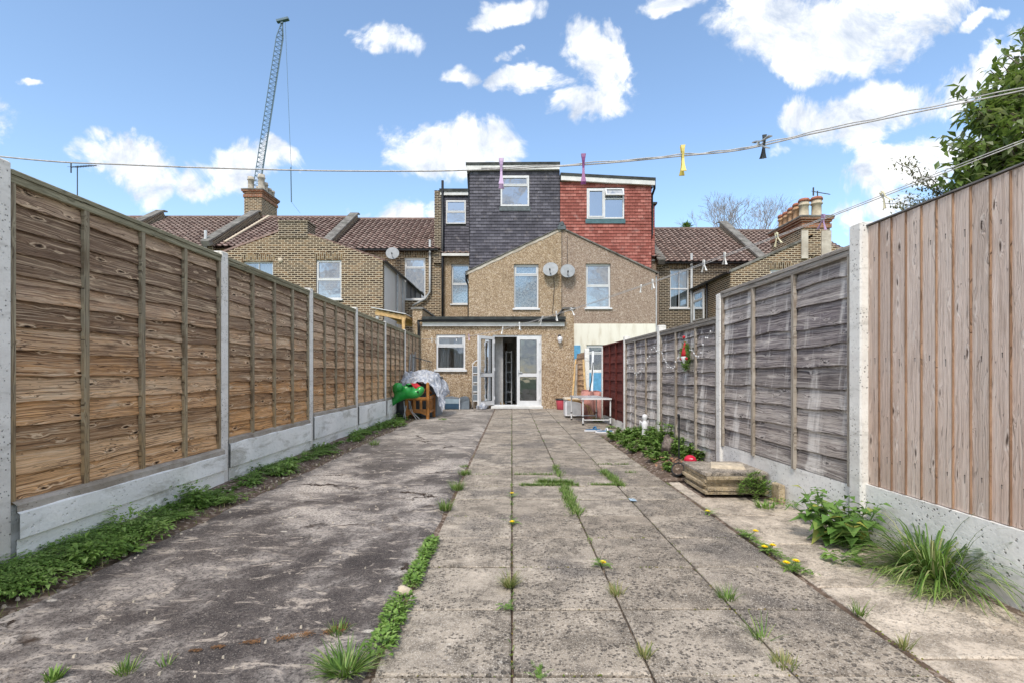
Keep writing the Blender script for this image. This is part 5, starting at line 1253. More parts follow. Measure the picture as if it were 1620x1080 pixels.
# pile of stuff under the tarp
JP = thing('luggage_chest', 'dark chest holding up the silver tarp by the left fence', 'trunk', (-2.2, 12.2, 0))
mb = MB(); mb.bevbox(-2.5, -1.75, 11.8, 12.7, 0, .85, .02); mb.build('body', 'carrier_grey', JP); mb = MB(); mb.bevbox(-2.52, -1.73, 11.78, 12.72, .855, .92, .02); mb.build('lid', 'dark_metal', JP)
BG = thing('red_bag', 'dark red bag with a shiny red top squeezed between the tarp and the inflatable', 'bag', (-2.2, 11.4, .45))
mb = MB(); mb.tube([(-2.35, 11.35, .72), (-2.15, 11.3, .70), (-1.95, 11.25, .60)], [.06, .085, .05], 10); mb.build('body', 'red_cloth', BG, smooth=True)
BB = thing('black_bag', 'black bin bag beside the wooden chair at the foot of the left fence', 'bag', (-2.42, 11.2, 0))
mb = MB(); mb.lathe([(.001, 0), (.11, .01), (.13, .2), (.10, .42), (.03, .5), (.001, .5)], (-2.43, 11.15, 0), 18); 
for i, p in enumerate(mb.v): q = Vector(p); mb.v[i] = tuple(q+Vector((q.x+2.43, q.y-11.15, 0))*.35*mnoise.noise(q*12))
mb.build('body', 'black_plastic', BB)
def drape():
    NX_, NY_ = 70, 50; vs = []
    for j in range(NY_+1):
        for i in range(NX_+1):
            u_ = i/NX_; v_ = j/NY_; x = -2.60+1.15*u_; y = 11.25+1.45*v_
            q = Vector((x*3.2, y*3.2, 0))
            top = .98+.10*mnoise.noise(q*.8)
            e = max(0, (u_-.66)/.34); fall = .62*e**1.3; x -= .10*e*e
            f_ = max(0, (.38-v_)/.38); fall += (.36+.10*math.sin(u_*7+1))*f_**1.2; y += .10*f_
            l_ = max(0, (.10-u_)/.10); fall += .25*l_
            z = max(.12, top-fall*.8)+.075*mnoise.noise(q*1.5+Vector((0, 0, fall*3)))+.045*(1-abs(mnoise.noise(q*3.0+Vector((1, 1, fall*4))))*3)
            x += .05*mnoise.noise(Vector((z*6, y*4, 3))); y += .05*mnoise.noise(Vector((x*5, z*6, 8)))
            vs.append((x, y, z))
    mb = MB(); mb.add(vs, [(j*(NX_+1)+i, j*(NX_+1)+i+1, (j+1)*(NX_+1)+i+1, (j+1)*(NX_+1)+i) for j in range(NY_) for i in range(NX_)])
    return mb
o = drape().build('tarpaulin', 'tarp'); tag(o, 'crumpled silver-grey tarpaulin draped over the pile by the left fence', 'tarpaulin')
# inflatable toy: one skinned skeleton
def skinned(name, mname, verts, edges, label, cat, sub=2):
    me = bpy.data.meshes.new(name); me.from_pydata([v_[:3] for v_ in verts], edges, []); me.materials.append(MATS[mname])
    o = bpy.data.objects.new(name, me); COL.objects.link(o); s_ = o.modifiers.new('skin', 'SKIN'); s_.use_smooth_shade = True
    for i, v_ in enumerate(verts): me.skin_vertices[0].data[i].radius = (v_[3], v_[3])
    me.skin_vertices[0].data[0].use_root = True
    m2 = o.modifiers.new('sub', 'SUBSURF'); m2.levels = sub; m2.render_levels = sub
    return o
Yi = 10.75
def ip(px, py, r, y=Yi): return (*wp(px, py, y), r/800*y)
V_ = [ip(641, 619, 11), ip(632, 622, 12), ip(628, 614, 9), ip(652, 620, 10), ip(660, 623, 8.5), ip(666, 616, 7.5), ip(669, 611, 4.5), ip(634, 628, 10), ip(625, 632, 6), ip(622, 638, 3.5), ip(620, 641, 1.6), ip(648, 611, 5, Yi-.1), ip(647, 606, 3.5, Yi-.14), ip(626, 605, 5), ip(629, 613, 8, Yi-.13)]
E_ = [(0, 1), (1, 2), (0, 3), (3, 4), (4, 5), (5, 6), (1, 7), (7, 8), (8, 9), (9, 10), (0, 11), (11, 12), (2, 13)]
o = skinned('inflatable_toy', 'green_vinyl', V_, E_, '', '')
tag(o, 'bright green inflatable animal toy lying on its side on the wooden chair', 'inflatable toy')
mb = MB(); mb.lathe([(.001, .10), (.06, .09), (.095, .05), (.10, 0), (.09, -.05), (.03, -.09)], ip(632, 612, 1)[:2]+(wp(632, 612, Yi-.12)[2],), 18); mb.v = [(x, y-.14, z) for x, y, z in mb.v]
a = mb.build('toy_belly_ball', 'green_vinyl', o, smooth=True); a.name = 'foot'
mb = MB(); c = wp(661, 619, Yi-.10); mb.lathe([(.001, .03), (.014, .025), (.02, 0)], c, 10, axis=(0, -1, 0)); a = mb.build('nostril', 'rubber', o)
# leaning timbers by left fence
for i, (px, pb, ytop, yb, m, lb, wd) in enumerate([(626, 620, 560, 12.6, 'grey_pipe', 'pale metal pole leaning on the left fence behind the tarp, leftmost of the bundle', .03), (631, 628, 558, 12.8, 'grey_timber', 'narrow grey batten leaning on the left fence behind the tarp', .05),
        (636, 633, 560, 13.0, 'soffit', 'wide pale grey board leaning on the left fence behind the tarp', .13), (641, 639, 556, 13.2, 'grey_timber', 'dark grey board leaning on the left fence nearest the extension', .09)]):
    t_ = wp(px, ytop, yb); mb = MB(); b_ = (min(t_[0]+.25, -2.1), yb, 0); t_ = (max(t_[0], -2.53), yb, t_[2]); mb.beam(b_, t_, wd, .025, up=(1, 0, .2)); tag(mb.build('leaning_board', m), lb, 'board')
mb = MB(); mb.tube([(-2.36, 10.95, .0), (-2.30, 11.0, .30)], .012, 6); mb.tube([(-2.3, 10.9, .0), (-2.34, 10.95, .4)], .010, 6); mb.tube([(-2.05, 10.85, .02), (-2.2, 10.95, .2), (-2.25, 11.0, .42)], .006, 5); mb.tube([(-1.98, 10.85, .02), (-2.15, 10.95, .16), (-2.23, 11.0, .40)], .006, 5)
tag(mb.build('bent_wire', 'grey_pipe'), 'thin bent wires sticking out of the pile beside the wooden chair', 'wire')
# clothes airer bracket on fence
mb = MB()
for k in range(4): mb.tube([(-2.55, 12.9+.12*k, 1.42), (-2.15, 13.3+.12*k, 1.30)], .008, 5)
tag(mb.build('airer_bracket', 'dark_metal'), 'dark folded airer bars projecting from the left fence near the drainpipe', 'airer')

# --- bed ornaments
FG = thing('garden_figurine', 'small white figurine standing among the leaves in the right bed', 'figurine', (1.95, 7.35, .0))
mb = MB(); mb.lathe([(.035, .02), (.055, .04), (.05, .12), (.035, .2), (.05, .26), (.03, .30), (.02, .315), (.035, .34), (.04, .37), (.03, .40), (.001, .41)], (1.93, 7.35, 0), 16)
mb.build('body', 'white_plastic', FG, smooth=True)
mb = MB()
for s_ in (-1, 1): mb.tube([(1.93, 7.38, .24), (1.93+s_*.05, 7.40, .30), (1.93+s_*.06, 7.41, .2)], [.012, .022, .006], 6)
mb.build('wing', 'white_plastic', FG, smooth=True)
def rock(name, c, s_, m, lb, cat, seed=0, lo=0.0, n=14):
    mb = MB(); vs = []
    for i in range(n+1):
        for j in range(2*n):
            t = math.pi*i/n; p = 2*math.pi*j/(2*n); d = Vector((math.sin(t)*math.cos(p), math.sin(t)*math.sin(p), math.cos(t)))
            k = 1+.45*mnoise.noise(d*1.6+Vector((seed, 0, 0)))+.15*mnoise.noise(d*5+Vector((seed, 3, 0))); vs.append((c[0]+d.x*s_[0]*k, c[1]+d.y*s_[1]*k, max(lo, c[2]+d.z*s_[2]*k)))
    mb.add(vs, [(i*2*n+j, i*2*n+(j+1) % (2*n), (i+1)*2*n+(j+1) % (2*n), (i+1)*2*n+j) for i in range(n) for j in range(2*n)])
    return tag(mb.build(name, m, smooth=True), lb, cat)
rock('driftwood', (1.84, 5.95, .15), (.075, .06, .11), 'driftwood', 'dark brown twisted piece of driftwood in the right flower bed', 'driftwood', 4)
rock('pale_pebble', (-.49, 2.30, .012), (.035, .02, .022), 'pale_stone', 'pale stone lying in the joint at the left edge of the slabs', 'stone', 9, n=8)
MU = thing('mushroom_ornament', 'red mushroom ornament with white dots at the edge of the slab pile', 'garden ornament', (1.79, 5.08, 0))
mb = MB(); mb.lathe([(.018, 0), (.016, .12)], (1.79, 5.08, 0), 10); mb.build('stem', 'white_plastic', MU)
mb = MB(); mb.lathe([(.01, .12), (.058, .12), (.063, .13), (.05, .16), (.025, .178), (.001, .182)], (1.79, 5.08, 0), 20); cpn = mb.build('cap', 'mushroom_red', MU, smooth=True)
mb = MB()
for (a, b) in ((.5, -.7), (-.6, -.55), (0, -.9), (-.1, -.3)): mb.lathe([(.010, 0), (.009, .005), (.001, .006)], (1.79+a*.052, 5.08+b*.052, .152 if abs(b) > .4 else .168), 8, axis=(a, b, .6))
mb.build('spot', 'white_plastic', cpn)
PT = thing('flower_pot', 'small black plastic pot tipped over beside the slab pile', 'pot', (1.62, 4.88, 0))
mb = MB(); mb.lathe([(.045, -.05), (.06, .05), (.066, .05), (.066, .065), (.055, .065), (.04, -.04)], (1.62, 4.87, .06), 16, axis=(-.5, -.6, .4)); mb.build('body', 'black_pot', PT, smooth=True)
mb = MB(); mb.lathe([(.055, .06), (.001, .045)], (1.62, 4.87, .06), 16, axis=(-.5, -.6, .4)); mb.build('compost', 'soil', PT)
mb = MB(); mb.tube([(1.80, 5.45, 0), (1.80, 5.45, .52)], .008, 6); mb.tube([(1.80, 5.45, .52), (1.79, 5.44, .56)], .014, 6); tag(mb.build('plant_stake', 'black_plastic'), 'thin black plant stake upright in the right bed', 'stake')
mb = MB()
for k in range(90):
    x, y = U(1.5, 1.85), U(5.0, 5.6); a = U(0, 6.3); mb.cur = random.random(); mb.leaf((x, y, U(.03, .09)), (math.cos(a), math.sin(a), U(-.2, .4)), (0, 0, 1), U(.04, .07), U(.02, .04))
o = mb.build('dead_leaves', 'dry_leaf'); tag(o, 'scattered brown dead leaves and bark on the bed soil', 'dead leaves'); o['kind'] = 'stuff'
mb = MB(); N = 10; vs = []
for i in range(N+1):
    for j in range(5): vs.append((.925+.05*i/N, 3.94+.02*j+.008*math.sin(i), .005+.010*abs(mnoise.noise(Vector((i*.9, j*1.3, 0))))))
mb.add(vs, [(i*5+j, (i+1)*5+j, (i+1)*5+j+1, i*5+j+1) for i in range(N) for j in range(4)]); tag(mb.build('litter_wrapper', 'litter_blue'), 'small crumpled blue and white wrapper on the slabs', 'litter')

# --- wreath on the right fence and string lights
wy = 5.95; wx = RX(wy)-.055
WR = thing('hanging_wreath', 'red and green festive wreath with a red-hatted gnome hanging on the grey fence', 'wreath', (wx, wy, 1.22))
mb = MB()
for k in range(520):
    t = U(0, 6.283); r = .105+U(-.03, .035); mb.cur = random.random(); mb.leaf((wx+U(-.02, .01), wy+r*math.cos(t), 1.20+1.15*r*math.sin(t)), (U(-.5, .1), U(-1, 1), U(-1, 1)), (1, 0, 0), .045, .014)
mb.build('wreath_ring', 'shrub_leaf', WR)
mb = MB(); mb.lathe([(.045, 0), (.035, .05), (.015, .13), (.001, .17)], (wx-.02, wy, 1.20), 12); mb.build('red_hat', 'red_cloth', WR, smooth=True)
mb = MB(); mb.lathe([(.001, -.10), (.02, -.08), (.045, -.02), (.042, .0), (.02, .005)], (wx-.02, wy, 1.20), 12); mb.build('white_beard', 'white_plastic', WR, smooth=True)
mb = MB()
for (a, b) in ((.09, -.03), (-.09, -.03), (.0, .22)): mb.lathe([(.001, -.02), (.016, -.01), (.018, .008), (.001, .02)], (wx-.03, wy+a, 1.20+b), 10)
mb.build('red_bow', 'red_cloth', WR, smooth=True)
SLt = thing('string_lights', 'string of tiny white bulbs looped over the grey overlap panels', 'string lights', (wx, 7, 1.4))
pts = []
ks = [(8.7, 1.25), (8.2, 1.05), (7.9, 1.0), (7.5, 1.22), (7.2, 1.38), (6.85, 1.30), (6.6, 1.12), (6.35, 1.10), (6.2, 1.22), (6.0, 1.33), (5.8, 1.30), (5.6, 1.18), (5.4, 1.36), (5.25, 1.48)]
for i in range(len(ks)-1):
    for k in range(6):
        t = k/6; y = ks[i][0]+(ks[i+1][0]-ks[i][0])*t; z = ks[i][1]+(ks[i+1][1]-ks[i][1])*t-.03*math.sin(t*math.pi); pts.append((RX(y)-.058, y, z))
mb = MB(); mb.tube(pts, .0025, 4); mb.build('wire', 'grey_pipe', SLt)
mb = MB()
for i, p in enumerate(pts):
    if i % 2: q = Vector(p)+Vector((-.006, U(-.02, .02), U(-.03, .02))); mb.lathe([(.001, -.011), (.009, -.003), (.009, .005), (.001, .012)], q, 6)
o = mb.build('bulbs', 'white_plastic', SLt, smooth=True)

# ================================================================ WASHING LINES AND PEGS
def cat(P, n=12):
    out = []
    for i in range(len(P)-1):
        p0 = Vector(P[max(i-1, 0)]); p1 = Vector(P[i]); p2 = Vector(P[i+1]); p3 = Vector(P[min(i+2, len(P)-1)])
        for k in range(n):
            t = k/n; out.append(.5*((2*p1)+(p2-p0)*t+(2*p0-5*p1+4*p2-p3)*t*t+(3*p1-p0-3*p2+p3)*t**3))
    out.append(Vector(P[-1])); return out
def z1(y_): return 1+(590-y_)*1.5/800
L1 = [(-2.50, 1.5, 1.76)]+[((px-810)/800*1.5, 1.5, z1(py)) for px, py in ((0, 248), (200, 261), (400, 268), (560, 271), (730, 270), (925, 261), (1080, 247), (1175, 237), (1290, 211), (1450, 178), (1620, 143))]+[(2.14, 1.5, 1.98)]
l1 = cat(L1)
mb = MB(); mb.tube(l1, .0021, 6)
tw = [p+Vector((0, .0035*math.sin(i*1.1), .0042+.0012*math.sin(i*.7)+max(0, (p.x-.6))*.006)) for i, p in enumerate(l1) if p.x > -.12]
mb.tube(tw, .0017, 6)
tag(mb.build('washing_line', 'cord', smooth=True), 'near washing line crossing the sky, sagging from the left fence to the upper right', 'washing line')
A_, B_ = Vector((2.13, 2.1, 1.96)), Vector((-2.60, 14.2, 1.97))
def l2p(t): p = A_+(B_-A_)*t; p.z -= 4*.285*t*(1-t)*(1.0); return p
l2 = [l2p(i/60) for i in range(61)]
mb = MB(); mb.tube(l2, .0024, 6); mb.tube([p+Vector((0, 0, .010+.002*math.sin(i))) for i, p in enumerate(l2)], .0020, 6)
tag(mb.build('washing_line', 'cord', smooth=True), 'further washing line running from the right fence down to the extension drainpipe', 'washing line')
def peg(loc, label, m, ang, tilt=0.0, s_=1.0, open_=.012):
    r_ = thing('clothes_peg', label, 'clothes peg', loc, 0, 'clothes pegs on the washing lines', world=False); r_.rotation_euler = (tilt, ang, 1.57+U(-.35, .35)); r_.scale = (s_, s_, s_)
    for sg in (-1, 1):
        mb = MB(); N = 8; vs = []
        for i in range(N+1):
            t = i/N; z = .030-.082*t; off = sg*(.004+(open_*max(0, (t-.45))/.55 if t > .45 else .003*math.sin(t*7))); wd = .0034+.0045*abs(2*t-.95)**2.4
            vs += [(off-sg*.0, -wd, z), (off, wd, z), (off+sg*.0035, wd*.9, z), (off+sg*.0035, -wd*.9, z)]
        mb.add(vs, [(i*4+k, i*4+(k+1) % 4, (i+1)*4+(k+1) % 4, (i+1)*4+k) for i in range(N) for k in range(4)]+[(0, 3, 2, 1), (N*4, N*4+1, N*4+2, N*4+3)])
        mb.build('prong', m, r_, smooth=False)
    mb = MB(); mb.tube([(-.008, 0, .004), (.008, 0, .004)], .0045, 8); mb.build('spring', 'alu', r_)
    return r_
def on1(px): 
    x = (px-810)/800*1.5; q = min(l1, key=lambda p: abs(p.x-x)); return (x, 1.5, q.z)
peg(on1(793), 'lilac clothes peg on the near line in front of the grey loft window', 'peg_lilac', .03, s_=1.0)
peg(on1(923), 'plum coloured clothes peg on the near line above the red loft', 'peg_plum', -.12)
peg(on1(1080), 'yellow clothes peg on the near line against the blue sky', 'peg_yellow', .02)
a = on1(1207); peg((a[0]-.012, 1.5, a[2]+.004), 'grey peg lying along the near line in the tangled pair', 'grey_pipe' if False else 'soffit', 1.25, s_=.9)
a = on1(1203); peg((a[0]+.008, 1.495, a[2]+.006), 'dark peg hanging from the tangled pair on the near line', 'dark_metal', -.35, s_=.8, open_=.02)
def t_of(px):
    best = min(range(0, 1001), key=lambda k: abs(810+800*l2p(k/1000).x/l2p(k/1000).y-px)); return best/1000
names = {1399: ('peg_cream', 'cream clothes peg on the far line above the featheredge fence', .45), 1303: ('peg_lilac', 'pale lilac peg on the far line in front of the right chimney', -.3), 1230: ('peg_cream', 'cream peg on the far line in front of the right tiled roof', .25), 1146: ('peg_white', 'whitish peg splayed open on the far line, right of a pair', -.2),
    1114: ('peg_white', 'whitish peg hanging straight on the far line by the grey downpipe', .05), 1032: ('peg_white', 'white splayed peg on the far line beside the gable edge', .05), 1014: ('peg_white', 'white peg tilted sharply on the far line over the pinkish gable', .9),
    905: ('peg_white', 'white peg lying over on the far line at the right end of the extension roof', 1.1), 880: ('peg_white', 'white peg on the far line above the wall lamp', -.2), 857: ('peg_white', 'splayed white peg on the far line above the right door leaf', -.7), 822: ('peg_white', 'white peg on the far line over the door opening', .1),
    795: ('peg_white', 'white peg hanging on the far line above the open door leaf', .05), 742: ('peg_lilac', 'pale lilac peg on the far line right of the extension window', 0), 722: ('peg_white', 'white peg on the far line over the extension window', 1.2), 683: ('peg_white', 'small white peg on the far line nearest the left fence', .3), 690: ('peg_white', 'small tilted white peg on the far line left of the extension window', -.5)}
for px, (m, lb, an) in names.items():
    p = l2p(t_of(px)); peg(p, lb, m, an, U(-.2, .2), 1.05 if px > 1000 else 1.4, open_=.022)
# ================================================================ PLANTS
def leafy(mb, c, rad, n, L, Wd, up=.6, z0=0.01):
    for _ in range(n):
        a = U(0, 6.283); r = rad*math.sqrt(random.random()); h = U(0, 1)
        mb.cur = min(1, max(0, random.gauss(.5, .25))); d = (math.cos(a)*U(.5, 1), math.sin(a)*U(.5, 1), U(-.1, up))
        k = U(.6, 1.25); mb.leaf((c[0]+r*math.cos(a), c[1]+r*math.sin(a), c[2]+z0+h*rad*up*(1-r/rad*.6)), d, (0, 0, 1), L*k, Wd*k, U(.05, .4))
def grassy(mb, c, rad, n, L, wd, lean=.6, droop=.45):
    for _ in range(n):
        a = U(0, 6.283); r = rad*math.sqrt(random.random()); b = a+U(-.7, .7); l = lean*U(.2, 1.2)
        mb.cur = random.random(); mb.blade((c[0]+r*math.cos(a), c[1]+r*math.sin(a), c[2]), (math.cos(b)*l, math.sin(b)*l, 1), L*U(.45, 1.15), wd, droop*U(.4, 1.4))
def frond(mb, c, a, L, Wd, n=9):
    p = Vector(c); d = Vector((math.cos(a)*.7, math.sin(a)*.7, .75)).normalized(); s_ = Vector((-math.sin(a), math.cos(a), 0)); mb.cur = U(.1, .9)
    for k in range(n):
        p = p+d*(L/n); d = (d+Vector((0, 0, -.16))).normalized(); w_ = Wd*(1-abs(k/n-.35))
        for sg in (-1, 1): mb.leaf(p, (s_*sg+d*.6), (0, 0, 1), w_, w_*.42, .15)
    mb.leaf(p, d, (0, 0, 1), Wd*.6, Wd*.25)
# strip of weeds along the left plinth (uncountable)
mb = MB(); mg = MB(); y = 1.0
while y < 12.8:
    near = 1 if y < 4 else .62 if y < 7 else .4; sc_ = 1 if y < 4 else 1.3 if y < 7 else 1.6
    big_ = .5+.8*mnoise.noise(Vector((0, y*1.3, 21))); big_ = max(.08, min(1, big_+(.35 if 1.6 < y < 3.9 else 0)-(.5 if 4.1 < y < 4.5 else 0)-(.45 if 6.6 < y < 7.3 else 0)))
    wmax = .10+.26*big_
    for _ in range(3 if y < 4 else 2):
        cx = -2.52+U(.02, wmax); cy = y+U(-.08, .08); r = U(.04, .10)*(.6+.7*big_); h = U(.06, .36)*big_*(1-.7*(cx+2.52)/.4); kind = random.random()
        tone = U(.15, .8)
        if kind < .45:
            for _ in range(int(22*near*(.5+big_))):
                frond(mb, (cx+U(-r, r), cy+U(-r, r), U(0, .02)), U(0, 6.283), h*U(.6, 1.2)+.03, .030*sc_); mb.cur = tone
        elif kind < .9:
            for _ in range(int(110*near*(.4+big_))):
                a = U(0, 6.28); q = r*math.sqrt(random.random()); mb.cur = min(1, max(0, tone+U(-.25, .25)))
                mb.leaf((cx+q*math.cos(a), cy+q*math.sin(a), U(.005, .02+h*(1-q/r*.6))), (math.cos(a), math.sin(a), U(-.2, .9)), (0, 0, 1), U(.02, .055)*sc_, U(.012, .028)*sc_, .3)
        else: grassy(mg, (cx, cy, 0), r, int(50*near*(.5+big_)), h*.7+.05, .005*sc_, 1.1, .8)
    y += .085 if y < 4 else .11
o = mb.build('weeds', 'weed_leaf'); tag(o, 'band of low ferny green weeds along the foot of the white plinth', 'weeds'); o['kind'] = 'stuff'
o = mg.build('grass', 'grass_leaf'); tag(o, 'rough grass growing through the weeds along the left plinth', 'grass'); o['kind'] = 'stuff'
# dry stalks + grass over the concrete edge (moss)
mb = MB()
for k in range(420):
    y = 1.2+11*random.random()**1.6; x = -2.13+U(-.08, .05)+.05*mnoise.noise(Vector((0, y*1.2, 3))); mb.cur = random.random(); mb.blade((x, y, -.005), (U(-.6, .9), U(-.7, .7), .8), U(.02, .06), .004, .8, 2)
o = mb.build('edge_grass', 'dry_grass'); tag(o, 'short yellowish grass fringing the soil edge of the rough concrete', 'grass'); o['kind'] = 'stuff'
# line of weeds between rough concrete and slabs
def strip(x, ya, yb, w_, label, kind, name='joint_weeds'):
    mb = MB(); y = ya
    while y < yb:
        xx = x+.012*mnoise.noise(Vector((0, y*5, 2)))
        if kind == 'leaf':
            leafy(mb, (xx, y, 0), w_*(.7+.5*mnoise.noise(Vector((3, y*8, 0)))), 26, .024, .015, .9)
        else: grassy(mb, (xx, y, 0), w_, 26, .045, .003, 1.0, .6)
        y += .018 if kind == 'leaf' else .022
    return tag(mb.build(name, 'weed_leaf' if kind == 'leaf' else 'grass_leaf'), label, 'weeds')
def FP(px, py): y = 800/(py-590); return ((px-810)/800*y, y)
strip(-.475, 1.79, 2.22, .06, 'thick dark green leafy weed mat in the joint by the slabs, nearest one', 'leaf', 'weed_clump')
strip(-.472, 2.36, 3.02, .042, 'long dark green leafy weed strip in the same joint, past the pale stone', 'leaf', 'weed_clump')
def tuft(px, py, L, n, label, m='grass_leaf', wd=.004, lean=.9, rad=.02, name='grass_tuft', cat_='grass tuft'):
    x, y = FP(px, py); mb = MB(); grassy(mb, (x, y, 0), rad, n, L, wd, lean, .55); o = mb.build(name, m); return tag(o, label, cat_)
tuft(705, 806, .085, 130, 'bright green spreading grass tuft at the left slab edge, halfway down the yard', rad=.04)
tuft(724, 774, .10, 150, 'pale green grass tuft at the left slab edge, just beyond the spreading one', rad=.05)
tuft(735, 750, .06, 190, 'narrow upright run of green grass at the left slab edge, beyond the pale tuft', rad=.055)
tuft(806, 928, .085, 120, 'straw-tipped star of grass in the central joint', 'dry_grass', rad=.018, lean=1.3)
tuft(546, 1062, .11, 190, 'large bright grass clump at the bottom edge left of centre', wd=.006, rad=.045, lean=1.9)
tuft(975, 940, .06, 50, 'small yellow-green tuft in the second joint from the left slab edge', 'dry_grass', rad=.03)
tuft(1020, 1038, .05, 50, 'thin straw-coloured tuft low in the joint near the bottom of the picture', 'dry_grass', rad=.02)
tuft(1150, 948, .07, 60, 'flat green tuft where two slab joints cross, right of centre', rad=.03)
tuft(1205, 1010, .10, 30, 'long-bladed dark grass sprouting from the right-hand slab joint', wd=.004, rad=.03, lean=1.4)
tuft(1240, 1052, .04, 60, 'mossy yellow-green tuft in the front cross joint, leftmost of three', 'dry_grass', rad=.04)
tuft(1360, 972, .07, 34, 'light green tuft in the joint before the pale path', rad=.03)
tuft(1430, 1025, .06, 40, 'straw-yellow tuft in the joint before the pale path, nearest the camera', 'dry_grass', rad=.02)
tuft(200, 1062, .055, 50, 'small grass tuft on the rough concrete, bottom left', rad=.03)
tuft(262, 1052, .04, 16, 'sparse grass blades on the rough concrete beside the bottom-left tuft', rad=.02)
tuft(535, 1000, .05, 50, 'little green tuft in a crack of the rough concrete', rad=.03)
tuft(592, 703, .08, 120, 'flat patch of grass at the far left edge of the concrete', rad=.07)
tuft(85, 1075, .045, 40, 'broad-leaved green sprout at the bottom left corner', 'weed_leaf', wd=.012, rad=.02)
tuft(1210, 802, .06, 60, 'low weeds at the foot of the gravel board by the slab pile', 'weed_leaf', wd=.012, rad=.06)
tuft(1330, 900, .05, 60, 'small green plant on the pale path between nettle and grass clump', 'weed_leaf', wd=.014, rad=.05) if False else None
# grassy joints between slabs further down
mb = MB()
def jg(px0, py0, px1, py1, n, L=.035, w_=.012):
    (xa, ya), (xb, yb) = FP(px0, py0), FP(px1, py1)
    for _ in range(n):
        t = random.random(); mb.cur = random.random(); a = U(0, 6.28)
        mb.blade((xa+(xb-xa)*t+random.gauss(0, w_), ya+(yb-ya)*t+random.gauss(0, w_), 0), (math.cos(a)*.8, math.sin(a)*.8, .8), L*U(.4, 1.3), .0045, .7, 2)
for a in ((822, 767, 915, 767, 700), (852, 762, 905, 765, 700, .06, .02), (893, 771, 904, 796, 900, .045, .024), (904, 798, 914, 814, 320, .05, .026), (878, 736, 886, 754, 260, .045, .02), (815, 750, 878, 750, 170), (935, 766, 984, 767, 320, .03, .012), (955, 745, 982, 768, 900, .045, .026), (945, 734, 995, 734, 140), (990, 747, 1005, 747, 40), (728, 738, 742, 738, 60, .04), (742, 750, 790, 750, 40)): jg(*a)
for px, py0, py1, n_ in ((809, 655, 1060, 260),): jg(px, py0, px+1, py1, n_, .018, .004)
for k in range(18): y = U(2, 12); jg(*(lambda X, Y: (810+X*800/Y, 590+800/Y, 810+X*800/(Y+.1), 590+800/(Y+.1)))(random.choice(PX[1:]), y), 16, .03, .006)
o = mb.build('joint_grass', 'grass_leaf'); tag(o, 'short grass growing in lines along the joints of the slabs', 'grass'); o['kind'] = 'stuff'
# moss in joints
mb = MB()
for k in range(2600):
    if random.random() < .6: X = random.choice(PX+[1.43]); Y = U(1.4, 8)
    else: X = U(-.46, 1.41); Y = PY0+.4695*random.randint(4, 14)
    if mnoise.noise(Vector((X*3, Y*3, 5))) < -.02: continue
    mb.cur = random.random(); a = U(0, 6.28); mb.leaf((X+random.gauss(0, .005), Y+random.gauss(0, .005), -.004), (math.cos(a), math.sin(a), .8), (0, 0, 1), .010, .008)
o = mb.build('moss', 'moss'); tag(o, 'moss specks lining the gaps between the slabs', 'moss'); o['kind'] = 'stuff'
# reddish-brown dirt streaks on the concrete
mb = MB()
for k in range(1100):
    t = random.random()**1.7; x = -.66-.62*t; y = 1.98-.20*t+.02*mnoise.noise(Vector((t*14, 0, 0)))
    if mnoise.noise(Vector((t*11, 0, 0))) < -.12+.25*t: continue
    mb.cur = random.random(); a = U(0, 6.28); sg = .012*(1.1-t); mb.leaf((x+random.gauss(0, .008), y+random.gauss(0, sg), .003), (math.cos(a), math.sin(a), .25), (0, 0, 1), .010, .005)
o = mb.build('leaf_debris', 'debris_brown'); tag(o, 'reddish-brown plant debris caught in a crack of the rough concrete', 'debris'); o['kind'] = 'stuff'
# loose stones on the soil strip and chips on the concrete
mb = MB()
for k in range(480):
    y = 1.2+11*random.random()**1.5; x = -2.52+.50*random.random() if k < 260 else U(-2.0, -.55); s_ = U(.003, .010) if k < 260 else U(.003, .007)
    mb.cur = random.random(); h = .03 if x < -2.3 else .012 if x < -2.1 else .004
    mb.add([(x-s_, y-s_*U(.6, 1.2), h-.01), (x+s_*U(.6, 1.4), y-s_, h-.01), (x+s_, y+s_*U(.6, 1.3), h-.01), (x-s_*U(.7, 1.2), y+s_, h-.01), (x-s_*.5, y-s_*.5, h+s_*.6), (x+s_*.6, y-s_*.4, h+s_*.5), (x+s_*.4, y+s_*.5, h+s_*.7), (x-s_*.5, y+s_*.4, h+s_*.4)],
           [(0, 1, 5, 4), (1, 2, 6, 5), (2, 3, 7, 6), (3, 0, 4, 7), (4, 5, 6, 7)])
o = mb.build('gravel', 'stone'); tag(o, 'small loose stones and chips scattered on the soil edge and concrete', 'gravel'); o['kind'] = 'stuff'
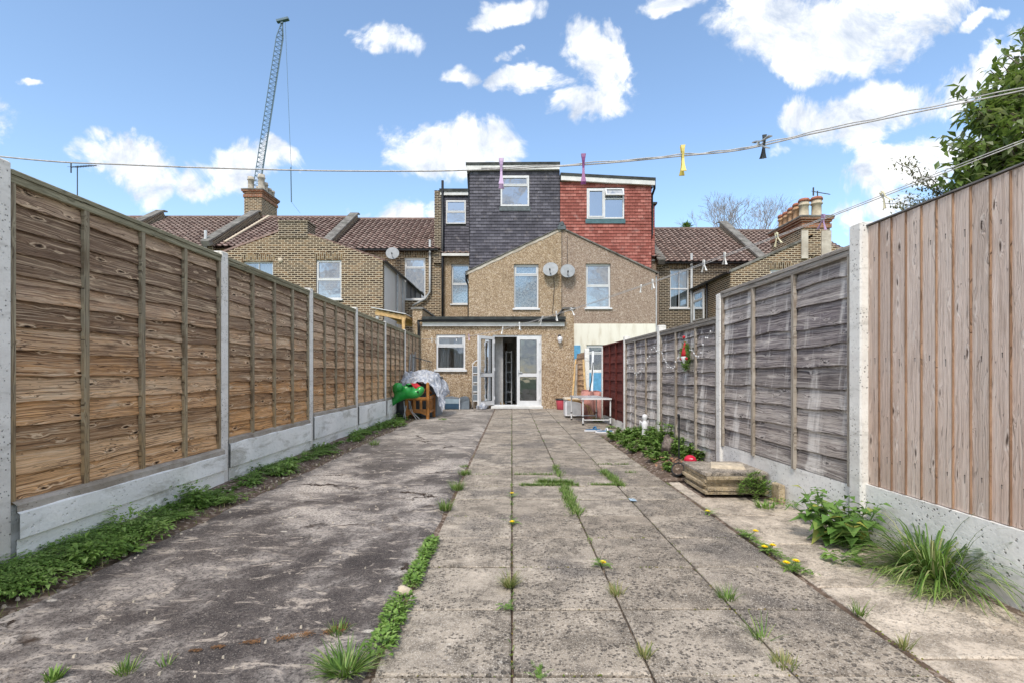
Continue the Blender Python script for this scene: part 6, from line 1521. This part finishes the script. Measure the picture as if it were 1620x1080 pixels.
# dandelions
def dandelion(px, py, nl, flowers, label):
    x, y = FP(px, py); t = thing('dandelion', label, 'dandelion', (x, y, 0), group='dandelions in the slab joints')
    mb = MB(); sc_ = min(1.0, (y-.6)/1.9)
    for k in range(nl):
        a = U(0, 6.28); frond(mb, (x+U(-.015, .015), y+U(-.03, .03), .003), a, U(.03, .08)*sc_, .016*sc_, 6)
        if k % 2: L = U(.03, .07)*sc_; mb.leaf((x+U(-.01, .01), y+U(-.03, .03), .004), (math.cos(a), math.sin(a), .35), (0, 0, 1), L, L*.3, .4)
    mb.build('leaves', 'weed_leaf', t)
    for (ox, oy, h) in flowers:
        mb = MB(); c = Vector((x+ox, y+oy, h)); mb.tube([(x+ox*.3, y+oy*.3, 0), c], .0018, 5); mb.build('stem', 'nettle_leaf', t)
        mb = MB()
        for r_, n_, e in ((.021, 20, .25), (.015, 16, .6), (.009, 10, 1.0)):
            for k in range(n_): a = 6.283*k/n_+U(-.1, .1); mb.leaf(c, (math.cos(a), math.sin(a)-.35, e), (0, 0, 1), r_, .008, 0)
        mb.build('flower', 'yellow_petal', t)
dandelion(1120, 812, 12, [(-.006, -.01, .02)], 'single yellow dandelion at the slab edge near the slab pile')
dandelion(1180, 847, 14, [(.05, -.02, .035)], 'dandelion with one flower, furthest of the row beside the pale path')
dandelion(1214, 872, 26, [(-.02, -.01, .03), (.03, .0, .035)], 'dandelion with two small flowers in the middle of the row by the pale path')
dandelion(1250, 902, 26, [(-.02, 0, .04), (.035, .01, .045)], 'dandelion with two large flowers, nearest of the row by the pale path')
dandelion(810, 785, 9, [(0, -.01, .03)], 'small dandelion in the central joint level with the grassy cross')
dandelion(810, 829, 9, [(0, -.01, .02)], 'small dandelion in the central joint nearer the camera')
dandelion(953, 894, 12, [(.0, -.01, .02)], 'dandelion in the second joint with a half-open flower')
dandelion(800, 962, 9, [], 'flat weed rosette without flowers in the central joint')
dandelion(852, 1066, 14, [], 'flat weed rosette at the bottom edge right of the central joint')
mb = MB()
for k in range(260):
    t = random.random(); xa, ya = FP(1168, 840); xb, yb = FP(1288, 912); a = U(0, 6.28); x = xa+(xb-xa)*t+random.gauss(0, .012); y = ya+(yb-ya)*t; mb.cur = random.random()
    if k % 4 == 0: frond(mb, (x, y, .002), a, U(.02, .05), .013, 5)
    else: mb.leaf((x, y, U(.002, .015)), (math.cos(a), math.sin(a), U(0, .7)), (0, 0, 1), U(.015, .035), U(.008, .014), .3)
o = mb.build('joint_weeds', 'weed_leaf'); tag(o, 'low green weeds filling the joint around the dandelions by the pale path', 'weeds'); o['kind'] = 'stuff'
# nettles
def nettle(x, y, h, n_st, label, spread=.1, L=.075):
    t = thing('nettle_plant', label, 'nettle', (x, y, 0), group='nettles along the right gravel board'); ms_ = MB(); ml = MB()
    for s_ in range(n_st):
        a = U(0, 6.28); lx, ly = math.cos(a)*spread*U(.2, 1), math.sin(a)*spread*U(.2, 1)
        if lx > .04: lx *= .6
        hh = h*U(.55, 1.05); pts = [Vector((x+lx*.4, y+ly*.4, -.01))+Vector((lx*1.2*k, ly*1.2*k, hh*k)) for k in (0, .35, .7, 1)]; ms_.tube(pts, [.004, .003, .0025, .0015], 5)
        nn = int(hh/.032)
        for k in range(nn):
            q = (k+1)/nn; p = pts[0].lerp(pts[-1], q); b = k*1.57+s_
            for e in (0, math.pi):
                if random.random() < .12: continue
                ml.cur = min(.95, max(0, random.gauss(.42, .2))) if random.random() > .05 else 1.0
                LL = L*(1.15-.55*q)*U(.7, 1.15); ml.leaf(p, (math.cos(b+e), math.sin(b+e), U(-.1, .55)), (0, 0, 1), LL, LL*.72, U(.2, .6))
    ms_.build('stem', 'nettle_leaf', t); ml.build('leaves', 'nettle_leaf', t)
nettle(1.97, 2.97, .30, 17, 'bushy green nettle plant against the gravel board', .20, .125)
nettle(2.05, 3.38, .26, 4, 'smaller nettle with yellowing lower leaves, left of the bushy one', .06, .085)
# big grass clump
mb = MB()
for k in range(340):
    a = U(0, 6.283); r = U(0, .10); ln = U(.1, 1.9); mb.cur = random.random()**1.3*.8 if random.random() < .88 else 1.0; dxx = math.cos(a)*ln
    if dxx > .35: dxx = .35
    mb.blade((2.07+r*math.cos(a)*.6, 2.5+r*math.sin(a)*1.6, 0), (dxx, math.sin(a)*ln, 1), U(.16, .50), U(.007, .012), U(.5, 1.5), 8)
for k in range(260):
    a = U(2, 4.4); mb.cur = U(.6, 1); mb.blade((2.0+U(-.1, .1), 2.45+U(-.2, .2), 0), (math.cos(a)*1.6, math.sin(a)*1.3, .5), U(.1, .28), .005, 1.2, 5)
tag(mb.build('grass_clump', 'grass_leaf'), 'large sprawling clump of long dark green grass against the near gravel board', 'grass clump')
mb = MB(); leafy(mb, (1.78, 2.72, 0), .07, 40, .05, .03, .4); tag(mb.build('small_weed', 'weed_leaf'), 'small leafy weed on the pale path just left of the big grass clump', 'weed')
mb = MB(); leafy(mb, (2.05, 3.85, 0), .10, 90, .03, .016, .4); tag(mb.build('small_weed', 'nettle_leaf'), 'low creeping weed at the gravel board between slab pile and nettles', 'weed')
# shrub by slab stack
SB = thing('small_shrub', 'small glossy green bush in front of the right end of the slab pile', 'shrub', (1.97, 4.05, 0)); ms_ = MB(); ml = MB()
for s_ in range(34):
    a = U(0, 6.28); l = U(.1, 1.0); tip = Vector((1.95+math.cos(a)*.15*l, 4.05+math.sin(a)*.09*l, U(.08, .21)*(1.15-.5*l))); base = Vector((1.96, 4.06, 0)); ms_.tube([base, base.lerp(tip, .5)+Vector((0, 0, .02)), tip], .003, 5)
    for k in range(20):
        b = k*2.4; ml.cur = U(.15, .75)+.25*(k > 12); p = tip-Vector((0, 0, .003*k)); ml.leaf(p, (math.cos(b), math.sin(b), .25+.9*(k < 6)), (0, 0, 1), U(.028, .045), .014, .15)
ms_.build('stem', 'bark', SB); ml.build('foliage', 'shrub_leaf', SB)
# plants in the bed
bed = [(1.62, 7.7, .16, .10, 420, 'leafy plant at the far corner of the bed near the sandals'), (1.80, 7.55, .2, .17, 650, 'broad leafy green plant in the bed left of the white figurine'), (1.66, 7.0, .16, .12, 420, 'low green plant at the paving edge of the bed, middle'),
       (1.90, 7.0, .17, .24, 560, 'taller leafy plant just in front of the white figurine'), (1.55, 6.3, .13, .08, 330, 'flat ground-hugging weeds at the paving edge of the bed'), (1.93, 6.35, .16, .33, 520, 'tall leafy shoot behind the driftwood'), (1.65, 5.85, .13, .08, 260, 'small patch of weeds before the driftwood'),
       (1.72, 6.05, .14, .12, 330, 'green weeds spreading on the bed soil level with the driftwood'), (1.60, 5.5, .12, .09, 240, 'low leafy weeds between the slab edge and the dead leaves'), (1.93, 5.85, .12, .26, 330, 'leafy shoot against the fence just behind the driftwood, left of the stake'), (1.50, 7.35, .12, .10, 300, 'weeds spilling over the paving near the far end of the bed'),
       (1.98, 5.55, .13, .16, 320, 'green plant behind the mushroom ornament'), (1.55, 5.05, .09, .06, 150, 'small weeds in front of the dead leaves'), (1.52, 6.75, .10, .08, 220, 'spreading weeds overhanging the slab edge in the middle of the bed'), (1.78, 6.6, .13, .14, 330, 'leafy plant in the centre of the bed behind the stake')]
for (x, y, r, h, n_, lb) in bed:
    n_ = int(n_*1.7); r *= 1.12
    t = thing('bed_plant', lb, 'plant', (x, y, 0), group='plants in the right flower bed'); ml = MB(); ms_ = MB(); big = h > .15
    for s_ in range(max(5, n_//45)):
        a = U(0, 6.28); l = r*math.sqrt(random.random()); tip = Vector((x+l*math.cos(a), y+l*math.sin(a), .05+h*U(.5, 1.15)*(1.2-.6*l/r))); b0 = Vector((x+l*.4*math.cos(a), y+l*.4*math.sin(a), .03)); ms_.tube([b0, tip], .004, 4)
        for k in range(45):
            q = random.random()**.6; p = b0.lerp(tip, q); b = U(0, 6.28); ml.cur = random.random(); ml.leaf(p, (math.cos(b), math.sin(b), U(-.1, .7)), (0, 0, 1), U(.035, .07)*(1.1 if big else .8), U(.02, .035), .25)
    ms_.build('stem', 'nettle_leaf', t); ml.build('foliage', 'shrub_leaf' if random.random() < .5 else 'weed_leaf', t)
# weeds near the far left pile + table
mb = MB(); leafy(mb, (-2.25, 9.6, 0), .22, 260, .07, .04, .5); tag(mb.build('bed_plant', 'weed_leaf'), 'leafy weeds by the last posts of the left fence before the pile', 'plant')
mb = MB(); grassy(mb, (1.78, 10.5, 0), .10, 90, .12, .008, .8); tag(mb.build('grass_tuft', 'grass_leaf'), 'grass tuft under the camping table by the red fence', 'grass tuft')
mb = MB(); leafy(mb, (1.80, 9.2, 0), .07, 60, .05, .03, .5); tag(mb.build('small_weed', 'nettle_leaf'), 'yellow-green weed at the foot of the red fence panel', 'weed')
mb = MB(); leafy(mb, (-1.50, 10.9, 0), .07, 40, .05, .03, .3); tag(mb.build('small_weed', 'weed_leaf'), 'flat weed on the concrete in front of the wooden chair', 'weed')
# ---- big leafy tree beyond the right fence
def branch(mb, a, b, r0, r1, wob=.08, n=6):
    a = Vector(a); b = Vector(b); pts = [a.lerp(b, i/n)+Vector((U(-1, 1), U(-1, 1), U(-1, 1)))*wob*(0 if i in (0, n) else 1)*(b-a).length*.3 for i in range(n+1)]
    mb.tube(pts, [r0+(r1-r0)*i/n for i in range(n+1)], 7); return pts
TR = thing('leafy_tree', 'glossy green leaved tree leaning over the board fence at the upper right', 'tree', (4.7, 3.9, 0))
mt = MB(); ml = MB(); top = Vector((4.6, 3.9, 2.4)); branch(mt, (4.8, 3.9, -.05), top, .11, .07)
def TP(px, py, Y): return Vector(((px-810)/800*Y, Y, 1+(590-py)/800*Y))
tips = [TP(px, py, y_) for px, py, y_ in ((1610, 115, 4.0), (1580, 150, 3.9), (1560, 175, 3.8), (1600, 190, 3.8), (1632, 150, 3.9), (1568, 222, 3.9), (1598, 235, 3.7), (1550, 250, 3.8), (1575, 270, 3.8), (1540, 285, 3.9), (1512, 297, 3.9), (1610, 285, 3.7), (1560, 300, 3.9), (1645, 90, 4.0), (1650, 220, 3.8), (1700, 120, 4.0), (1720, 60, 4.2), (1690, 200, 3.9), (1750, 250, 4.0), (1620, 250, 3.9), (1800, 120, 4.3), (1608, 320, 3.9), (1630, 60, 4.3), (1588, 128, 4.1), (1680, 290, 3.9), (1535, 170, 3.9), (1585, 190, 3.8), (1615, 210, 3.8), (1530, 235, 3.9), (1590, 255, 3.8), (1545, 310, 3.8), (1580, 300, 3.8), (1600, 145, 3.9), (1615, 90, 4.1), (1510, 320, 3.9), (1565, 245, 3.9))]
for tp in tips:
    st_ = top+Vector((U(-.1, .1), U(-.1, .1), U(-.5, .3))); pts = branch(mt, st_, tp, .022, .006)
    for k in range(7):
        o_ = tp+Vector((U(-1, 1), U(-1, 1), U(-1, 1)))*.15; mt.tube([pts[-2], o_], [.005, .003], 5)
        for q in range(19):
            p = pts[-2].lerp(o_, U(.35, 1.1))+Vector((U(-1, 1), U(-1, 1), U(-1, 1)))*.05; ml.cur = min(1, abs(random.gauss(.35, .28)))
            ml.leaf(p, (U(-1, 1), U(-1, 1), U(-.9, .7)), (U(-.4, .4), U(-.4, .4), 1), U(.06, .11), U(.03, .048), U(0, .35))
mt.build('trunk', 'bark', TR); ml.build('crown', 'tree_leaf', TR)
BT = thing('blossom_branch_tree', 'thin shrub with sparse cream-brown blossom sprays poking above the board fence', 'shrub', (3.4, 4.3, 0)); mt = MB(); ml = MB()
fk = TP(1520, 330, 4.3); branch(mt, (3.9, 4.3, -.05), fk, .03, .012)
for px, py in ((1418, 256), (1436, 250), (1400, 322), (1412, 330), (1450, 285), (1430, 312), (1475, 300)):
    tp = TP(px, py, 4.25); pts = branch(mt, fk, tp, .007, .002, .10, 10)
    for k in range(150):
        q = U(2, 9.99); i = int(q); p = pts[i].lerp(pts[i+1], q-i)+Vector((U(-1, 1), U(-1, 1), U(-1, 1)))*.045; ml.cur = random.random(); ml.leaf(p, (U(-1, 1), U(-1, 1), U(-1, 1)), (0, 0, 1), U(.02, .04), .014)
mt.build('trunk', 'bark', BT); ml.build('crown', 'blossom_leaf', BT)
# ---- bare tree and green crown behind the roofs
def rec(mb, p, d, L, r, dep, ml=None):
    q = p+d*L; mb.tube([p, (p+q)/2+Vector((U(-1, 1), U(-1, 1), U(-1, 1)))*L*.06, q], [r*.6, r*.5, r*.42], 5, cap=False)
    if dep == 0:
        return
    for k in range(3 if dep > 1 else 4):
        a = U(0, 6.28); sp = U(.35, .75); e = d.orthogonal().normalized(); f_ = d.cross(e); nd = (d+(e*math.cos(a)+f_*math.sin(a))*sp+Vector((0, 0, .12))).normalized(); rec(mb, q, nd, L*U(.62, .85), r*.62, dep-1)
BR = thing('bare_tree', 'bare winter tree with fine twigs rising behind the right-hand roofs', 'tree', (19.5, 45, 0)); mb = MB(); random.seed(12)
for (x, z) in ((18.5, 7.5), (19.8, 8.5), (21.2, 8.0), (22.6, 8.0), (20.5, 7.5)):
    rec(mb, Vector((20.5, 45, 5)), (Vector((x, 45, 10))-Vector((20.5, 45, 5))).normalized(), 4.4, .22, 0); rec(mb, Vector((x, 45, z+1)), Vector((U(-.2, .2), 0, 1)).normalized(), 2.3, .12, 5)
mb.build('crown', 'bark_grey', BR); mb = MB(); mb.tube([(20.5, 45, -.1), (20.5, 45, 5.2)], [.5, .3], 8); mb.build('trunk', 'bark_grey', BR)
GT = thing('green_tree', 'small patch of green tree crown peeping over the roof beside the red dormer', 'tree', (15.2, 44, 0)); mb = MB(); ml = MB(); mb.tube([(15.2, 44, -.1), (15.2, 44, 12)], [.4, .15], 8)
for k in range(60): pass
for k in range(1500):
    a = U(0, 6.28); t = random.random(); rr = 2.4*(1-t)**.7*math.sqrt(random.random()); ml.cur = random.random(); p = (15.2+rr*math.cos(a)*1.2, 44+rr*math.sin(a), 8+5.9*t); ml.leaf(p, (U(-1, 1), U(-1, 1), U(-.2, .8)), (0, 0, 1), .5, .12)
mb.build('trunk', 'bark', GT); ml.build('crown', 'weed_leaf', GT)
# tidy the helper properties
for o in bpy.data.objects:
    if 'o_' in o.keys(): del o['o_']
